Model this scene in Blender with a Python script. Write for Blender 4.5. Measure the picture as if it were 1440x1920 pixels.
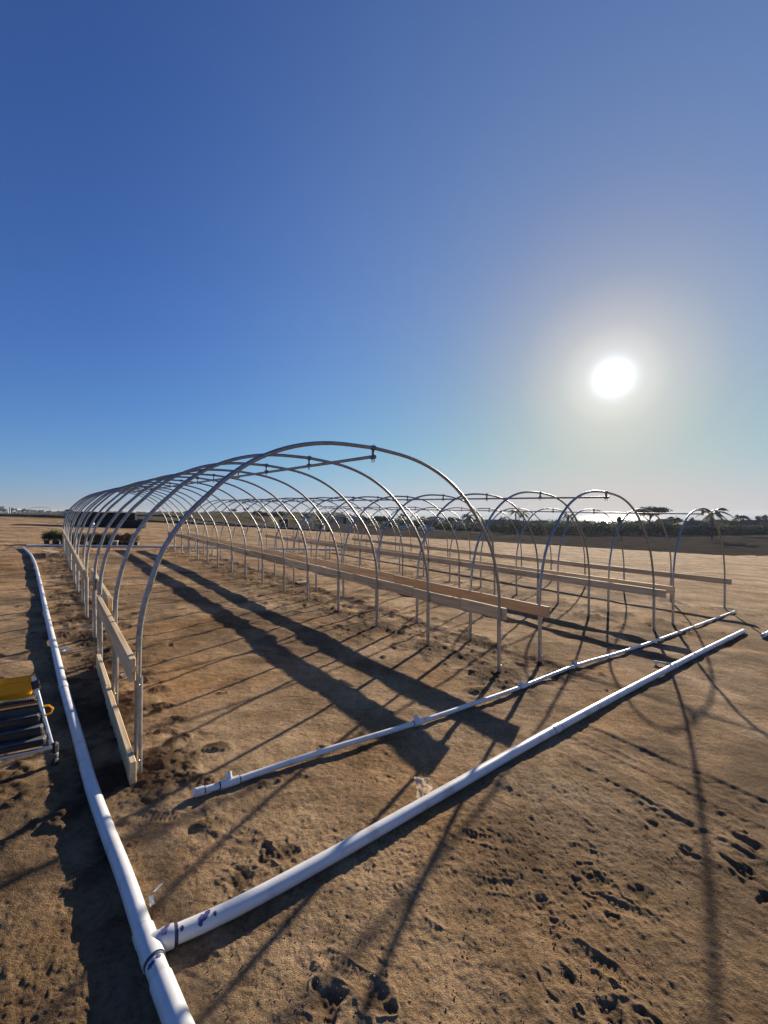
import bpy, math, random
import numpy as np
from mathutils import Vector, Matrix

R = math.radians
scene = bpy.context.scene
for _o in list(bpy.data.objects):
    bpy.data.objects.remove(_o)
COL = scene.collection
random.seed(7)
rng = np.random.default_rng(11)

# ------------------------------------------------------------------ camera
CAM_Z = 1.77
cam_d = bpy.data.cameras.new('camera')
cam_d.sensor_fit = 'HORIZONTAL'
cam_d.sensor_width = 36.0
cam_d.lens = 791.2 / 1440.0 * 36.0
cam_d.clip_start = 0.02
cam_d.clip_end = 60000.0
cam = bpy.data.objects.new('camera', cam_d)
cam.location = (0, 0, CAM_Z)
cam.rotation_euler = (R(90), 0, 0)
COL.objects.link(cam)
scene.camera = cam

# ------------------------------------------------------------------ sky and sun
SUN_AZ = math.atan2(430.0, 791.2)          # right of +Y
SUN_EL = R(15.64)
SUN_DIR = Vector((math.sin(SUN_AZ) * math.cos(SUN_EL), math.cos(SUN_AZ) * math.cos(SUN_EL), math.sin(SUN_EL)))
world = bpy.data.worlds.new('World')
scene.world = world
world.use_nodes = True
wn = world.node_tree
wn.nodes.clear()
def wnode(t, **k):
    n = wn.nodes.new(t)
    for a, v in k.items():
        setattr(n, a, v)
    return n
wout = wnode('ShaderNodeOutputWorld')
sky = wnode('ShaderNodeTexSky', sky_type='NISHITA')
sky.sun_disc = False
sky.sun_elevation = SUN_EL
sky.sun_rotation = SUN_AZ
sky.altitude = 60
sky.air_density = 1.0
sky.dust_density = 0.05
sky.ozone_density = 6.0
bg = wnode('ShaderNodeBackground')
BG_S = 0.057
bg.inputs['Strength'].default_value = BG_S
# soft shoulder on the sky's brightness, as the photograph's exposure has
sep = wnode('ShaderNodeSeparateColor')
comb = wnode('ShaderNodeCombineColor')
wn.links.new(sky.outputs[0], sep.inputs[0])
def wmath(op, a, b=None):
    n_ = wnode('ShaderNodeMath', operation=op)
    wn.links.new(a, n_.inputs[0])
    if b is not None:
        if isinstance(b, (int, float)):
            n_.inputs[1].default_value = b
        else:
            wn.links.new(b, n_.inputs[1])
    return n_.outputs[0]
for ch, (gain, SKY_TOP) in enumerate(((.90, .308), (.95, .310), (1.30, .385))):
    x_ = wmath('MULTIPLY', sep.outputs[ch], gain)
    k_ = wmath('POWER', wmath('MULTIPLY', x_, BG_S / SKY_TOP), 4.0)
    k_ = wmath('POWER', wmath('ADD', k_, 1.0), -.25)
    wn.links.new(wmath('MULTIPLY', x_, k_), comb.inputs[ch])

# the sun itself with its aureole (a function of the angle from the sun's direction)
tc = wnode('ShaderNodeTexCoord')
dotn = wnode('ShaderNodeVectorMath', operation='DOT_PRODUCT')
dotn.inputs[1].default_value = SUN_DIR
nrm = wnode('ShaderNodeVectorMath', operation='NORMALIZE')
wn.links.new(tc.outputs['Generated'], nrm.inputs[0])
wn.links.new(nrm.outputs[0], dotn.inputs[0])
ac = wnode('ShaderNodeMath', operation='ARCCOSINE')
wn.links.new(dotn.outputs['Value'], ac.inputs[0])
deg = wnode('ShaderNodeMath', operation='MULTIPLY')
deg.inputs[1].default_value = 180.0 / math.pi / 60.0
wn.links.new(ac.outputs[0], deg.inputs[0])
ramp = wnode('ShaderNodeValToRGB')
ramp.color_ramp.interpolation = 'B_SPLINE'
el = ramp.color_ramp.elements
SUN_PROFILE = [(0, 3, 3, 3), (.6, 3, 3, 3), (1.35, 1.1, 1.05, .99), (1.95, .40, .37, .32), (3.3, .33, .275, .20), (5.8, .235, .185, .12), (11, .118, .096, .048), (20, .056, .054, .026), (30, .036, .041, .024), (45, .010, .013, .010), (60, 0, 0, 0)]
while len(el) < len(SUN_PROFILE):
    el.new(0.5)
for e, (a, r_, g_, b_) in zip(el, SUN_PROFILE):
    e.position = a / 60.0
    e.color = (r_ / 3, g_ / 3, b_ / 3, 1)
wn.links.new(deg.outputs[0], ramp.inputs[0])
# towards the sun the clear blue gives way to the milky light of the aureole
ramp2 = wnode('ShaderNodeValToRGB')
ramp2.color_ramp.interpolation = 'B_SPLINE'
el2 = ramp2.color_ramp.elements
MILK = [(0, .83, .69, .54), (6, .84, .73, .60), (12, .89, .83, .74), (22, .95, .93, .89), (40, 1, 1, 1), (60, 1, 1, 1)]
while len(el2) < len(MILK):
    el2.new(0.5)
for e, (a, r_, g_, b_) in zip(el2, MILK):
    e.position = a / 60.0
    e.color = (r_, g_, b_, 1)
wn.links.new(deg.outputs[0], ramp2.inputs[0])
mulw = wnode('ShaderNodeVectorMath', operation='MULTIPLY')
wn.links.new(comb.outputs[0], mulw.inputs[0])
wn.links.new(ramp2.outputs[0], mulw.inputs[1])
wn.links.new(mulw.outputs[0], bg.inputs['Color'])
bg2 = wnode('ShaderNodeBackground')
bg2.inputs['Strength'].default_value = 3.0
wn.links.new(ramp.outputs[0], bg2.inputs['Color'])
addw = wnode('ShaderNodeAddShader')
wn.links.new(bg.outputs[0], addw.inputs[0])
wn.links.new(bg2.outputs[0], addw.inputs[1])
wn.links.new(addw.outputs[0], wout.inputs['Surface'])

sun_l = bpy.data.lights.new('sun', 'SUN')
sun_l.energy = 5.0
sun_l.angle = R(0.53)
sun_l.color = (1.0, 0.88, 0.70)
sun = bpy.data.objects.new('sun', sun_l)
sun.rotation_euler = (-SUN_DIR).to_track_quat('-Z', 'Y').to_euler()
sun.location = (20, 40, 30)
COL.objects.link(sun)

scene.view_settings.view_transform = 'Standard'
scene.view_settings.look = 'None'
scene.view_settings.gamma = 1.0
scene.view_settings.use_curve_mapping = False
scene.view_settings.exposure = 0.85
scene.render.engine = 'CYCLES'
scene.cycles.use_denoising = True
scene.cycles.max_bounces = 6
scene.cycles.volume_bounces = 0

# ------------------------------------------------------------------ materials
def mat(name, cols, scale=5.0, rough=0.6, metal=0.0, bump=0.0, bscale=60.0, detail=6.0, stretch=(1, 1, 1),
        spec=0.5, rnd=0.0, coords='Object', trans=0.0, lo=0.35, hi=0.65):
    """procedural principled material: noise between the given colours, noise bump, small random value per object"""
    m = bpy.data.materials.new(name)
    m.use_nodes = True
    nt = m.node_tree
    b = nt.nodes['Principled BSDF']
    b.inputs['Roughness'].default_value = rough
    b.inputs['Metallic'].default_value = metal
    b.inputs['Specular IOR Level'].default_value = spec
    t = nt.nodes.new('ShaderNodeTexCoord')
    mp = nt.nodes.new('ShaderNodeMapping')
    mp.inputs['Scale'].default_value = stretch
    nt.links.new(t.outputs[coords], mp.inputs['Vector'])
    oi = nt.nodes.new('ShaderNodeObjectInfo')
    av = nt.nodes.new('ShaderNodeVectorMath')
    av.operation = 'MULTIPLY_ADD'
    av.inputs[1].default_value = (1, 1, 1)
    nt.links.new(mp.outputs[0], av.inputs[0])
    sc = nt.nodes.new('ShaderNodeMath')
    sc.operation = 'MULTIPLY'
    sc.inputs[1].default_value = 37.0
    nt.links.new(oi.outputs['Random'], sc.inputs[0])
    nt.links.new(sc.outputs[0], av.inputs[2])
    n = nt.nodes.new('ShaderNodeTexNoise')
    n.inputs['Scale'].default_value = scale
    n.inputs['Detail'].default_value = detail
    nt.links.new(av.outputs[0], n.inputs['Vector'])
    r = nt.nodes.new('ShaderNodeValToRGB')
    e = r.color_ramp.elements
    while len(e) < len(cols):
        e.new(0.5)
    for k, c in enumerate(cols):
        e[k].position = lo + (hi - lo) * k / max(1, len(cols) - 1)
        e[k].color = (*c, 1)
    nt.links.new(n.outputs['Fac'], r.inputs[0])
    col_out = r.outputs[0]
    if rnd > 0:
        hs = nt.nodes.new('ShaderNodeHueSaturation')
        mr = nt.nodes.new('ShaderNodeMapRange')
        mr.inputs['To Min'].default_value = 1 - rnd
        mr.inputs['To Max'].default_value = 1 + rnd
        nt.links.new(oi.outputs['Random'], mr.inputs[0])
        nt.links.new(mr.outputs[0], hs.inputs['Value'])
        nt.links.new(col_out, hs.inputs['Color'])
        col_out = hs.outputs[0]
    nt.links.new(col_out, b.inputs['Base Color'])
    if bump > 0:
        n2 = nt.nodes.new('ShaderNodeTexNoise')
        n2.inputs['Scale'].default_value = bscale
        n2.inputs['Detail'].default_value = 5
        nt.links.new(av.outputs[0], n2.inputs['Vector'])
        bp = nt.nodes.new('ShaderNodeBump')
        bp.inputs['Strength'].default_value = 1.0
        bp.inputs['Distance'].default_value = bump
        nt.links.new(n2.outputs['Fac'], bp.inputs['Height'])
        nt.links.new(bp.outputs[0], b.inputs['Normal'])
    if trans > 0:
        tr = nt.nodes.new('ShaderNodeBsdfTranslucent')
        nt.links.new(col_out, tr.inputs['Color'])
        mx = nt.nodes.new('ShaderNodeMixShader')
        mx.inputs[0].default_value = trans
        nt.links.new(b.outputs[0], mx.inputs[1])
        nt.links.new(tr.outputs[0], mx.inputs[2])
        nt.links.new(mx.outputs[0], nt.nodes['Material Output'].inputs['Surface'])
    return m

M = {}
def add_spots(m, scale, radius, colour, stretch=(1, 1, 1), rnd=1.0, soft=.5):
    """scatter small irregular spots of another colour (knots, specks of dirt) over a material"""
    nt = m.node_tree
    b = nt.nodes['Principled BSDF']
    src = b.inputs['Base Color'].links[0].from_socket
    t = nt.nodes.new('ShaderNodeTexCoord'); mp = nt.nodes.new('ShaderNodeMapping')
    mp.inputs['Scale'].default_value = stretch
    nt.links.new(t.outputs['Object'], mp.inputs['Vector'])
    v = nt.nodes.new('ShaderNodeTexVoronoi')
    v.inputs['Scale'].default_value = scale
    v.inputs['Randomness'].default_value = rnd
    wob = nt.nodes.new('ShaderNodeTexNoise'); wob.inputs['Scale'].default_value = scale * 2.2
    mxv = nt.nodes.new('ShaderNodeMix'); mxv.data_type = 'VECTOR'; mxv.inputs[0].default_value = .12
    nt.links.new(mp.outputs[0], wob.inputs['Vector'])
    nt.links.new(mp.outputs[0], mxv.inputs[4]); nt.links.new(wob.outputs['Color'], mxv.inputs[5])
    nt.links.new(mxv.outputs[1], v.inputs['Vector'])
    mr = nt.nodes.new('ShaderNodeMapRange')
    mr.inputs['From Min'].default_value = radius; mr.inputs['From Max'].default_value = radius * soft
    nt.links.new(v.outputs['Distance'], mr.inputs[0])
    sel = nt.nodes.new('ShaderNodeSeparateColor'); nt.links.new(v.outputs['Color'], sel.inputs[0])
    gt = nt.nodes.new('ShaderNodeMath'); gt.operation = 'GREATER_THAN'; gt.inputs[1].default_value = .45
    nt.links.new(sel.outputs[0], gt.inputs[0])
    mu = nt.nodes.new('ShaderNodeMath'); mu.operation = 'MULTIPLY'
    nt.links.new(mr.outputs[0], mu.inputs[0]); nt.links.new(gt.outputs[0], mu.inputs[1])
    mc = nt.nodes.new('ShaderNodeMix'); mc.data_type = 'RGBA'
    nt.links.new(mu.outputs[0], mc.inputs[0]); nt.links.new(src, mc.inputs[6])
    mc.inputs[7].default_value = (*colour, 1)
    nt.links.new(mc.outputs[2], b.inputs['Base Color'])
M['galv'] = mat('galvanized_steel', [(.27, .275, .28), (.39, .395, .40)], scale=40, rough=.48, metal=.90, bump=.0004, bscale=200)
M['galv_post'] = mat('galvanized_post', [(.34, .34, .33), (.47, .47, .45)], scale=25, rough=.42, metal=.85, bump=.0004, bscale=160)
M['clamp'] = mat('dark_clamp_steel', [(.12, .12, .13), (.22, .22, .23)], scale=60, rough=.5, metal=.8)
M['bolt'] = mat('zinc_bolt', [(.55, .55, .55), (.7, .7, .7)], scale=50, rough=.3, metal=.9)
M['pvc'] = mat('white_pvc', [(.46, .45, .43), (.64, .635, .625), (.69, .685, .675)], scale=7, rough=.33, bump=.0006, bscale=90, lo=.28, hi=.6)
M['pvc_fit'] = mat('white_pvc_fitting', [(.62, .615, .61), (.71, .705, .70)], scale=9, rough=.28, bump=.0003, bscale=60)
M['primer'] = mat('purple_primer', [(.03, .03, .07), (.10, .09, .30)], scale=30, rough=.5)
M['ink'] = mat('dark_cement_ring', [(.015, .015, .03), (.05, .05, .09)], scale=30, rough=.5)
M['wood'] = mat('pale_lumber', [(.48, .33, .165), (.62, .46, .265), (.68, .52, .32)], scale=5, rough=.75, stretch=(5, .25, 5),
                bump=.0015, bscale=14, rnd=.16)
M['wood_end'] = mat('orange_lumber', [(.46, .29, .14), (.58, .38, .20)], scale=9, rough=.75, stretch=(6, .35, 6), bump=.0015, bscale=14)
M['yellow'] = mat('yellow_plastic', [(.88, .52, .02), (.92, .60, .03)], scale=6, rough=.3, trans=.6)
M['black_pl'] = mat('black_plastic', [(.012, .013, .015), (.03, .032, .035)], scale=14, rough=.45, bump=.0006, bscale=60)
M['grey_edge'] = mat('grey_plastic_edge', [(.10, .10, .10), (.17, .165, .155)], scale=14, rough=.55)
M['alu'] = mat('aluminium_tube', [(.62, .63, .66), (.74, .75, .78)], scale=18, rough=.28, metal=.75)
M['rubber'] = mat('black_rubber', [(.012, .012, .012), (.028, .027, .026)], scale=20, rough=.7)
M['paper'] = mat('brown_paper', [(.70, .60, .46), (.82, .73, .60)], scale=14, rough=.85, trans=.55)
M['white_scrap'] = mat('white_scrap', [(.62, .60, .58), (.78, .77, .75)], scale=14, rough=.5, trans=.15)
M['tarp'] = mat('dark_tarp', [(.006, .011, .014), (.016, .024, .028)], scale=1.2, rough=.95, spec=.1, bump=.02, bscale=3)
M['pot'] = mat('black_pot', [(.012, .012, .013), (.03, .03, .03)], scale=10, rough=.5)
M['leaf'] = mat('green_leaf', [(.09, .095, .035), (.16, .165, .065), (.23, .22, .10)], scale=3, rough=.6, trans=.45, rnd=.2)
M['leaf_red'] = mat('reddish_leaf', [(.17, .115, .065), (.27, .18, .11), (.32, .24, .14)], scale=4, rough=.6, trans=.45, rnd=.2)
M['leaf_dark'] = mat('dark_tree_leaf', [(.035, .045, .026), (.06, .072, .040), (.085, .098, .055)], scale=.6, rough=.8, trans=.15, rnd=.2)
M['palm_leaf'] = mat('palm_leaf', [(.035, .05, .018), (.075, .085, .03)], scale=.8, rough=.55, trans=.25)
M['bark'] = mat('bark', [(.07, .052, .04), (.14, .11, .085)], scale=4, rough=.9, bump=.02, bscale=8)
M['stucco_tan'] = mat('tan_stucco', [(.40, .31, .20), (.48, .38, .26)], scale=.8, rough=.9)
M['stucco_white'] = mat('white_stucco', [(.55, .54, .52), (.66, .65, .63)], scale=.8, rough=.9)
M['stucco_grey'] = mat('grey_stucco', [(.28, .28, .29), (.36, .36, .37)], scale=.8, rough=.9)
M['roof_dark'] = mat('dark_shingle_roof', [(.045, .042, .042), (.085, .078, .075)], scale=2, rough=.9)
M['roof_tile'] = mat('clay_tile_roof', [(.16, .085, .055), (.25, .14, .095)], scale=2, rough=.9)
M['glass'] = mat('dark_window_glass', [(.015, .018, .022), (.03, .034, .04)], scale=1, rough=.08)
M['car_white'] = mat('white_car_paint', [(.62, .62, .63), (.68, .68, .69)], scale=2, rough=.25)
M['car_dark'] = mat('dark_car_paint', [(.02, .024, .035), (.03, .034, .045)], scale=2, rough=.25)
M['car_silver'] = mat('silver_car_paint', [(.30, .31, .32), (.36, .37, .38)], scale=2, rough=.25, metal=.5)
M['white_metal'] = mat('white_painted_metal', [(.66, .66, .66), (.78, .78, .78)], scale=4, rough=.4)
M['canvas'] = mat('white_canvas', [(.60, .60, .60), (.72, .72, .72)], scale=1.5, rough=.8, trans=.25)
M['clod'] = mat('soil_clod', [(.11, .068, .038), (.20, .135, .08), (.25, .175, .105)], scale=30, rough=1.0, bump=.002, bscale=120)
M['chip'] = mat('pale_chip', [(.42, .38, .32), (.62, .58, .52)], scale=60, rough=.8)
M['berm'] = mat('dark_berm_soil', [(.035, .025, .018), (.075, .053, .037)], scale=2, rough=1.0, bump=.03, bscale=6)

add_spots(M['wood'], 4.5, .16, (.16, .085, .04), stretch=(1, .55, 1), soft=.3)
add_spots(M['pvc'], 75, .17, (.22, .15, .09), soft=.4)
add_spots(M['pvc'], 22, .13, (.34, .27, .20), soft=.2)

# ------------------------------------------------------------------ mesh helpers
class MB:
    def __init__(self):
        self.v, self.f, self.s = [], [], []
    def add(self, vs, fs, smooth=False):
        o = len(self.v)
        self.v += [tuple(p) for p in vs]
        self.f += [tuple(i + o for i in f) for f in fs]
        self.s += [smooth] * len(fs)
        return self
    def box(self, c, s, rot=None, bev=0.0):
        hx, hy, hz = s[0] / 2, s[1] / 2, s[2] / 2
        if bev <= 0:
            vs = [Vector((x, y, z)) for x in (-hx, hx) for y in (-hy, hy) for z in (-hz, hz)]
            fs = [(0, 1, 3, 2), (4, 6, 7, 5), (0, 4, 5, 1), (2, 3, 7, 6), (0, 2, 6, 4), (1, 5, 7, 3)]
        else:
            b = min(bev, hx * .9, hy * .9, hz * .9)
            vs, idx, fs = [], {}, []
            for sx in (-1, 1):
                for sy in (-1, 1):
                    for sz in (-1, 1):
                        for ax in range(3):
                            p = [sx * (hx - b), sy * (hy - b), sz * (hz - b)]
                            p[ax] += (sx, sy, sz)[ax] * b
                            idx[(sx, sy, sz, ax)] = len(vs)
                            vs.append(Vector(p))
            for ax in range(3):
                o1, o2 = [a for a in range(3) if a != ax]
                for s1 in (-1, 1):
                    q = []
                    for a, bb in ((-1, -1), (1, -1), (1, 1), (-1, 1)):
                        k = [0, 0, 0]
                        k[ax] = s1; k[o1] = a; k[o2] = bb
                        q.append(idx[(*k, ax)])
                    fs.append(tuple(q))
            for ax in range(3):
                o1, o2 = [a for a in range(3) if a != ax]
                for a in (-1, 1):
                    for bb in (-1, 1):
                        k1 = [0, 0, 0]; k2 = [0, 0, 0]
                        k1[ax] = -1; k2[ax] = 1
                        k1[o1] = k2[o1] = a; k1[o2] = k2[o2] = bb
                        fs.append((idx[(*k1, o1)], idx[(*k2, o1)], idx[(*k2, o2)], idx[(*k1, o2)]))
            for sx in (-1, 1):
                for sy in (-1, 1):
                    for sz in (-1, 1):
                        fs.append(tuple(idx[(sx, sy, sz, a)] for a in range(3)))
        if rot is not None:
            vs = [rot @ p for p in vs]
        c = Vector(c)
        return self.add([p + c for p in vs], fs)
    def tube(self, path, r, seg=12, caps=True, hollow=None):
        P = [Vector(p) for p in path]
        n = len(P)
        rr = r if isinstance(r, (list, tuple)) else [r] * n
        vs, up = [], None
        for i in range(n):
            t = (P[min(i + 1, n - 1)] - P[max(i - 1, 0)]).normalized()
            if up is None:
                a = Vector((0, 0, 1)) if abs(t.z) < .9 else Vector((1, 0, 0))
                up = (a - t * a.dot(t)).normalized()
            else:
                up = (up - t * up.dot(t)).normalized()
            sd = t.cross(up)
            for k in range(seg):
                an = 2 * math.pi * k / seg
                vs.append(P[i] + (up * math.cos(an) + sd * math.sin(an)) * rr[i])
        fs = [(i * seg + k, i * seg + (k + 1) % seg, (i + 1) * seg + (k + 1) % seg, (i + 1) * seg + k)
              for i in range(n - 1) for k in range(seg)]
        self.add(vs, fs, True)
        if caps:
            for i, rev in ((0, True), (n - 1, False)):
                ring = vs[i * seg:(i + 1) * seg]
                if hollow:
                    t = (P[1] - P[0]).normalized() if i == 0 else (P[-2] - P[-1]).normalized()
                    c = P[i]
                    k2 = 1 - hollow
                    inner = [c + (p - c) * k2 for p in ring]
                    deep = [p + t * (rr[i] * 2.2) for p in inner]
                    self.add(ring + inner, [(k, (k + 1) % seg, seg + (k + 1) % seg, seg + k) for k in range(seg)])
                    self.add(inner + deep, [(k, (k + 1) % seg, seg + (k + 1) % seg, seg + k) for k in range(seg)], True)
                    self.add(deep, [tuple(range(seg))])
                else:
                    self.add(ring, [tuple(range(seg - 1, -1, -1)) if rev else tuple(range(seg))])
        return self
    def prism(self, poly, axis_vec, origin, ex, ey, depth):
        """closed polygon in (ex, ey) extruded along axis_vec by depth, centred"""
        ex, ey, ax, o = Vector(ex), Vector(ey), Vector(axis_vec), Vector(origin)
        n = len(poly)
        a = [o + ex * p[0] + ey * p[1] - ax * depth / 2 for p in poly]
        b = [p + ax * depth for p in a]
        fs = [tuple(range(n - 1, -1, -1)), tuple(range(n, 2 * n))]
        fs += [(i, (i + 1) % n, n + (i + 1) % n, n + i) for i in range(n)]
        return self.add(a + b, fs)
    def mesh(self, name):
        me = bpy.data.meshes.new(name)
        me.from_pydata(self.v, [], self.f)
        me.polygons.foreach_set('use_smooth', self.s)
        me.update()
        return me
    def build(self, name, m, parent=None, loc=(0, 0, 0), rot=(0, 0, 0)):
        return link(name, self.mesh(name), m, parent, loc, rot)

def link(name, me, m, parent=None, loc=(0, 0, 0), rot=(0, 0, 0)):
    if m is not None and not me.materials:
        me.materials.append(M[m] if isinstance(m, str) else m)
    o = bpy.data.objects.new(name, me)
    COL.objects.link(o)
    o.location = loc
    o.rotation_euler = rot
    if parent is not None:
        o.parent = parent
    return o

def tag(o, label=None, cat=None, group=None, kind=None):
    if label: o['label'] = label
    if cat: o['category'] = cat
    if group: o['group'] = group
    if kind: o['kind'] = kind
    return o

def thing(name, label, cat, loc=(0, 0, 0), rz=0.0, group=None):
    o = bpy.data.objects.new(name, None)
    o.empty_display_size = .2
    COL.objects.link(o)
    o.location = loc
    o.rotation_euler = (0, 0, rz)
    return tag(o, label, cat, group)

# ------------------------------------------------------------------ terrain
SA, SB = .0558, .0258                 # the field falls to the right and away
TH = .6707                            # direction of the hoop rows
CX, CY = math.cos(TH), math.sin(TH)   # across
DX, DY = -math.sin(TH), math.cos(TH)  # along

def hash2(ix, iy, seed):
    h = (ix.astype(np.int64) * 374761393 + iy.astype(np.int64) * 668265263 + seed * 1442695041) & 0xFFFFFFFF
    h = ((h ^ (h >> 13)) * 1274126177) & 0xFFFFFFFF
    h = h ^ (h >> 16)
    return (h & 0xFFFFFF) / float(0xFFFFFF)
def vnoise(x, y, seed=0):
    ix, iy = np.floor(x), np.floor(y)
    fx, fy = x - ix, y - iy
    fx = fx * fx * fx * (fx * (fx * 6 - 15) + 10)
    fy = fy * fy * fy * (fy * (fy * 6 - 15) + 10)
    a = hash2(ix, iy, seed); b = hash2(ix + 1, iy, seed)
    c = hash2(ix, iy + 1, seed); d = hash2(ix + 1, iy + 1, seed)
    return (a + (b - a) * fx) * (1 - fy) + (c + (d - c) * fx) * fy - .5
def sstep(a, b, x):
    t = np.clip((x - a) / (b - a), 0, 1)
    return t * t * (3 - 2 * t)
EDX = [-90, -48, -40, -19, -8, 2, 12.6, 24, 30, 50, 90]
EDY = [50, 53, 62, 63, 62, 57, 58, 58, 56, 55, 55]
def edge_y(x):
    return np.interp(x, EDX, EDY)
def Gb(x, y):
    """large shape of the ground"""
    x = np.asarray(x, float); y = np.asarray(y, float)
    ey = edge_y(x)
    xc = np.where(y > ey, np.clip(x, -46, 45), np.clip(x, -46, 70))
    z = -(SA * xc + SB * np.clip(y, -25, ey))
    drop = .25 + 1.05 * sstep(-44, -26, x)
    z = z - drop * sstep(0, 6, y - ey)
    r = np.hypot(x, y)
    kx = x / np.maximum(np.abs(y), 1)
    sea = sstep(-.30, .02, kx) * (y > 0)
    far_sea = z + (-64 - z) * np.clip((y - 135) / 2300, 0, 1)
    hills = 10 * vnoise(x / 420, y / 420, 5) + 5 * vnoise(x / 160, y / 160, 6)
    far_land = z + sstep(150, 900, r) * (-1.5 - z) + sstep(200, 1500, r) * hills * .35 - .0012 * np.clip(r - 1500, 0, 1e5)
    return np.where(y > 135, far_sea * sea + far_land * (1 - sea), np.where(r > 150, far_land, z))
def low(x, y):
    return .022 * vnoise(x / 2.6, y / 2.6, 1) + .016 * vnoise(x / 1.1, y / 1.1, 2)
def gz(x, y):
    a = np.array([float(x)]); b = np.array([float(y)])
    return float((Gb(a, b) + low(a, b))[0])

# three hoop houses: left row offset, first hoop, number of hoops
HW = 3.874
HOUSES = [(.462, 3.21, 16), (5.172, 3.12, 16), (9.964, 3.11, 15)]
SP = 1.219
POSTS = []
for p0, q0, n in HOUSES:
    for i in range(n):
        for s in (0, 1):
            p = p0 + s * HW; q = q0 + i * SP
            POSTS.append((CX * p + DX * q, CY * p + DY * q))

STREAKS = [((2.32, 3.19), (2.52, 2.8)), ((2.07, 2.71), (2.21, 2.45)), ((1.7, 2.47), (1.77, 2.08)), ((1.92, 2.43), (1.97, 2.24)), ((1.88, 2.91), (2.05, 2.66)), ((1.76, 2.96), (1.95, 2.7))]
CRACK = [(1.57, 1.91), (1.69, 2.02), (1.77, 2.05), (1.94, 2.14)]
DENTS = [(p[0], p[1], r_) for p, r_ in zip([(1.09, 2.17), (0.75, 2.01), (1.28, 2.1), (0.74, 1.69), (0.86, 1.57), (1.67, 2.61), (-0.63, 2.18), (-0.51, 2.22), (-0.7, 2.05), (-0.2, 1.56), (-0.04, 1.57), (1.06, 1.96)], (.055, .045, .06, .05, .07, .05, .05, .06, .05, .07, .05, .045))]
def make_ground():
    fine = np.linspace(-48, 48, 1020)
    coarse = np.concatenate([np.linspace(48, 312, 60)[1:-1]])
    ang = np.radians(np.concatenate([fine, coarse]))
    r_in = np.array([.15, .45, .8, 1.05])
    r_a = 1400.0 / np.arange(1150, 62, -1.5)
    r_b = [r_a[-1]]
    while r_b[-1] < 9000:
        r_b.append(r_b[-1] * 1.028)
    rad = np.concatenate([r_in, r_a, np.array(r_b[1:])])
    nr, na = len(rad), len(ang)
    RR, AA = np.meshgrid(rad, ang, indexing='ij')
    x = (RR * np.sin(AA)).ravel(); y = (RR * np.cos(AA)).ravel()
    r = RR.ravel()
    dr = np.gradient(rad)
    sp = np.repeat(dr, na)
    z = Gb(x, y)
    z = z + low(x, y) * (r < 3000)
    moist_dark = np.zeros_like(x)
    near = r < 70
    # fractal soil relief, each octave only where the mesh can carry it
    for lam, amp, sd in ((.55, .015, 11), (.26, .010, 12), (.12, .0078, 13), (.06, .0058, 14), (.03, .0052, 15), (.016, .0040, 16)):
        w = np.clip(lam / (2.2 * sp) - .3, 0, 1)
        k = (w > 0) & near
        n1 = vnoise(x[k] / lam + 3.1, y[k] / lam - 1.7, sd)
        n2 = vnoise((x[k] * .8 + y[k] * .6) / lam * 1.27, (y[k] * .8 - x[k] * .6) / lam * 1.27, sd + 40)
        patch = .50 + .38 * np.clip(1.3 * vnoise(x[k] / 1.3, y[k] / 1.3, 91) + .9 * vnoise(x[k] / .45, y[k] / .45, sd + 80) + .42, 0, 1)
        z[k] += amp * w[k] * (n1 + n2 * .8) * patch * (1 + .9 * sstep(4.5, 9, r[k]))
    # scraped streaks left by grading, running across the view
    k = (r < 60)
    st = vnoise(x[k] * 1.1 + y[k] * .35, (y[k] - x[k] * .25) * 4.6, 33)
    z[k] += .028 * st * np.clip(.30 / (1.6 * sp[k]), 0, 1) * np.clip(vnoise(x[k] / 3, y[k] / 3, 34) + .55, 0, 1)
    # broken, cloddy patches and sharp little scarps
    k = (r < 18)
    wx = x[k] + .05 * vnoise(x[k] / .11, y[k] / .11, 151); wy = y[k] + .05 * vnoise(x[k] / .11, y[k] / .11, 152)
    msk = sstep(-.02, .30, .8 * vnoise(x[k] / 1.25 + 7, y[k] / 1.25, 53) + .55 * vnoise(x[k] / .4, y[k] / .4, 54))
    for lam, amp, sd in ((.13, .0070, 61), (.065, .0068, 62), (.034, .0066, 63), (.019, .0052, 64)):
        bl = np.abs(vnoise(wx / lam, wy / lam, sd) + vnoise((wx * .8 + wy * .6) / lam * 1.3, (wy * .8 - wx * .6) / lam * 1.3, sd + 9))
        z[k] += amp * (bl - .22) * (.22 + .42 * msk) * np.clip(lam / (2.0 * sp[k]) - .2, 0, 1)
    moist_dark[k] = np.maximum(moist_dark[k], .50 * msk)
    k = r < 60
    blot = sstep(.02, .42, .9 * vnoise(x[k] / 1.6, y[k] / 1.1, 57) + .5 * vnoise(x[k] / .45, y[k] / .35, 58) + .25 * vnoise(x[k] / .14, y[k] / .12, 59))
    moist_dark[k] = np.maximum(moist_dark[k], .55 * blot)
    # heaps of dug soil round every post
    for (hx, hy) in POSTS:
        d2 = (x - hx) ** 2 + (y - hy) ** 2
        k = d2 < .9
        if not k.any():
            continue
        sd = int(abs(hx * 131 + hy * 71)) % 997
        wob = vnoise(x[k] * 5, y[k] * 5, sd)
        d = np.sqrt(d2[k]) * (1 + 1.3 * wob + .6 * vnoise(x[k] * 13, y[k] * 13, sd + 2))
        m = 1 - sstep(.12, .60, d)
        z[k] += m * (.008 + .050 * np.clip(vnoise(x[k] * 11, y[k] * 11, sd + 1), 0, 1) + .030 * np.abs(vnoise(x[k] * 27, y[k] * 27, sd + 3)))
        moist_dark[k] = np.maximum(moist_dark[k], .95 * m)
    # shoe prints
    pr = np.random.default_rng(5)
    prints = []
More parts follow.
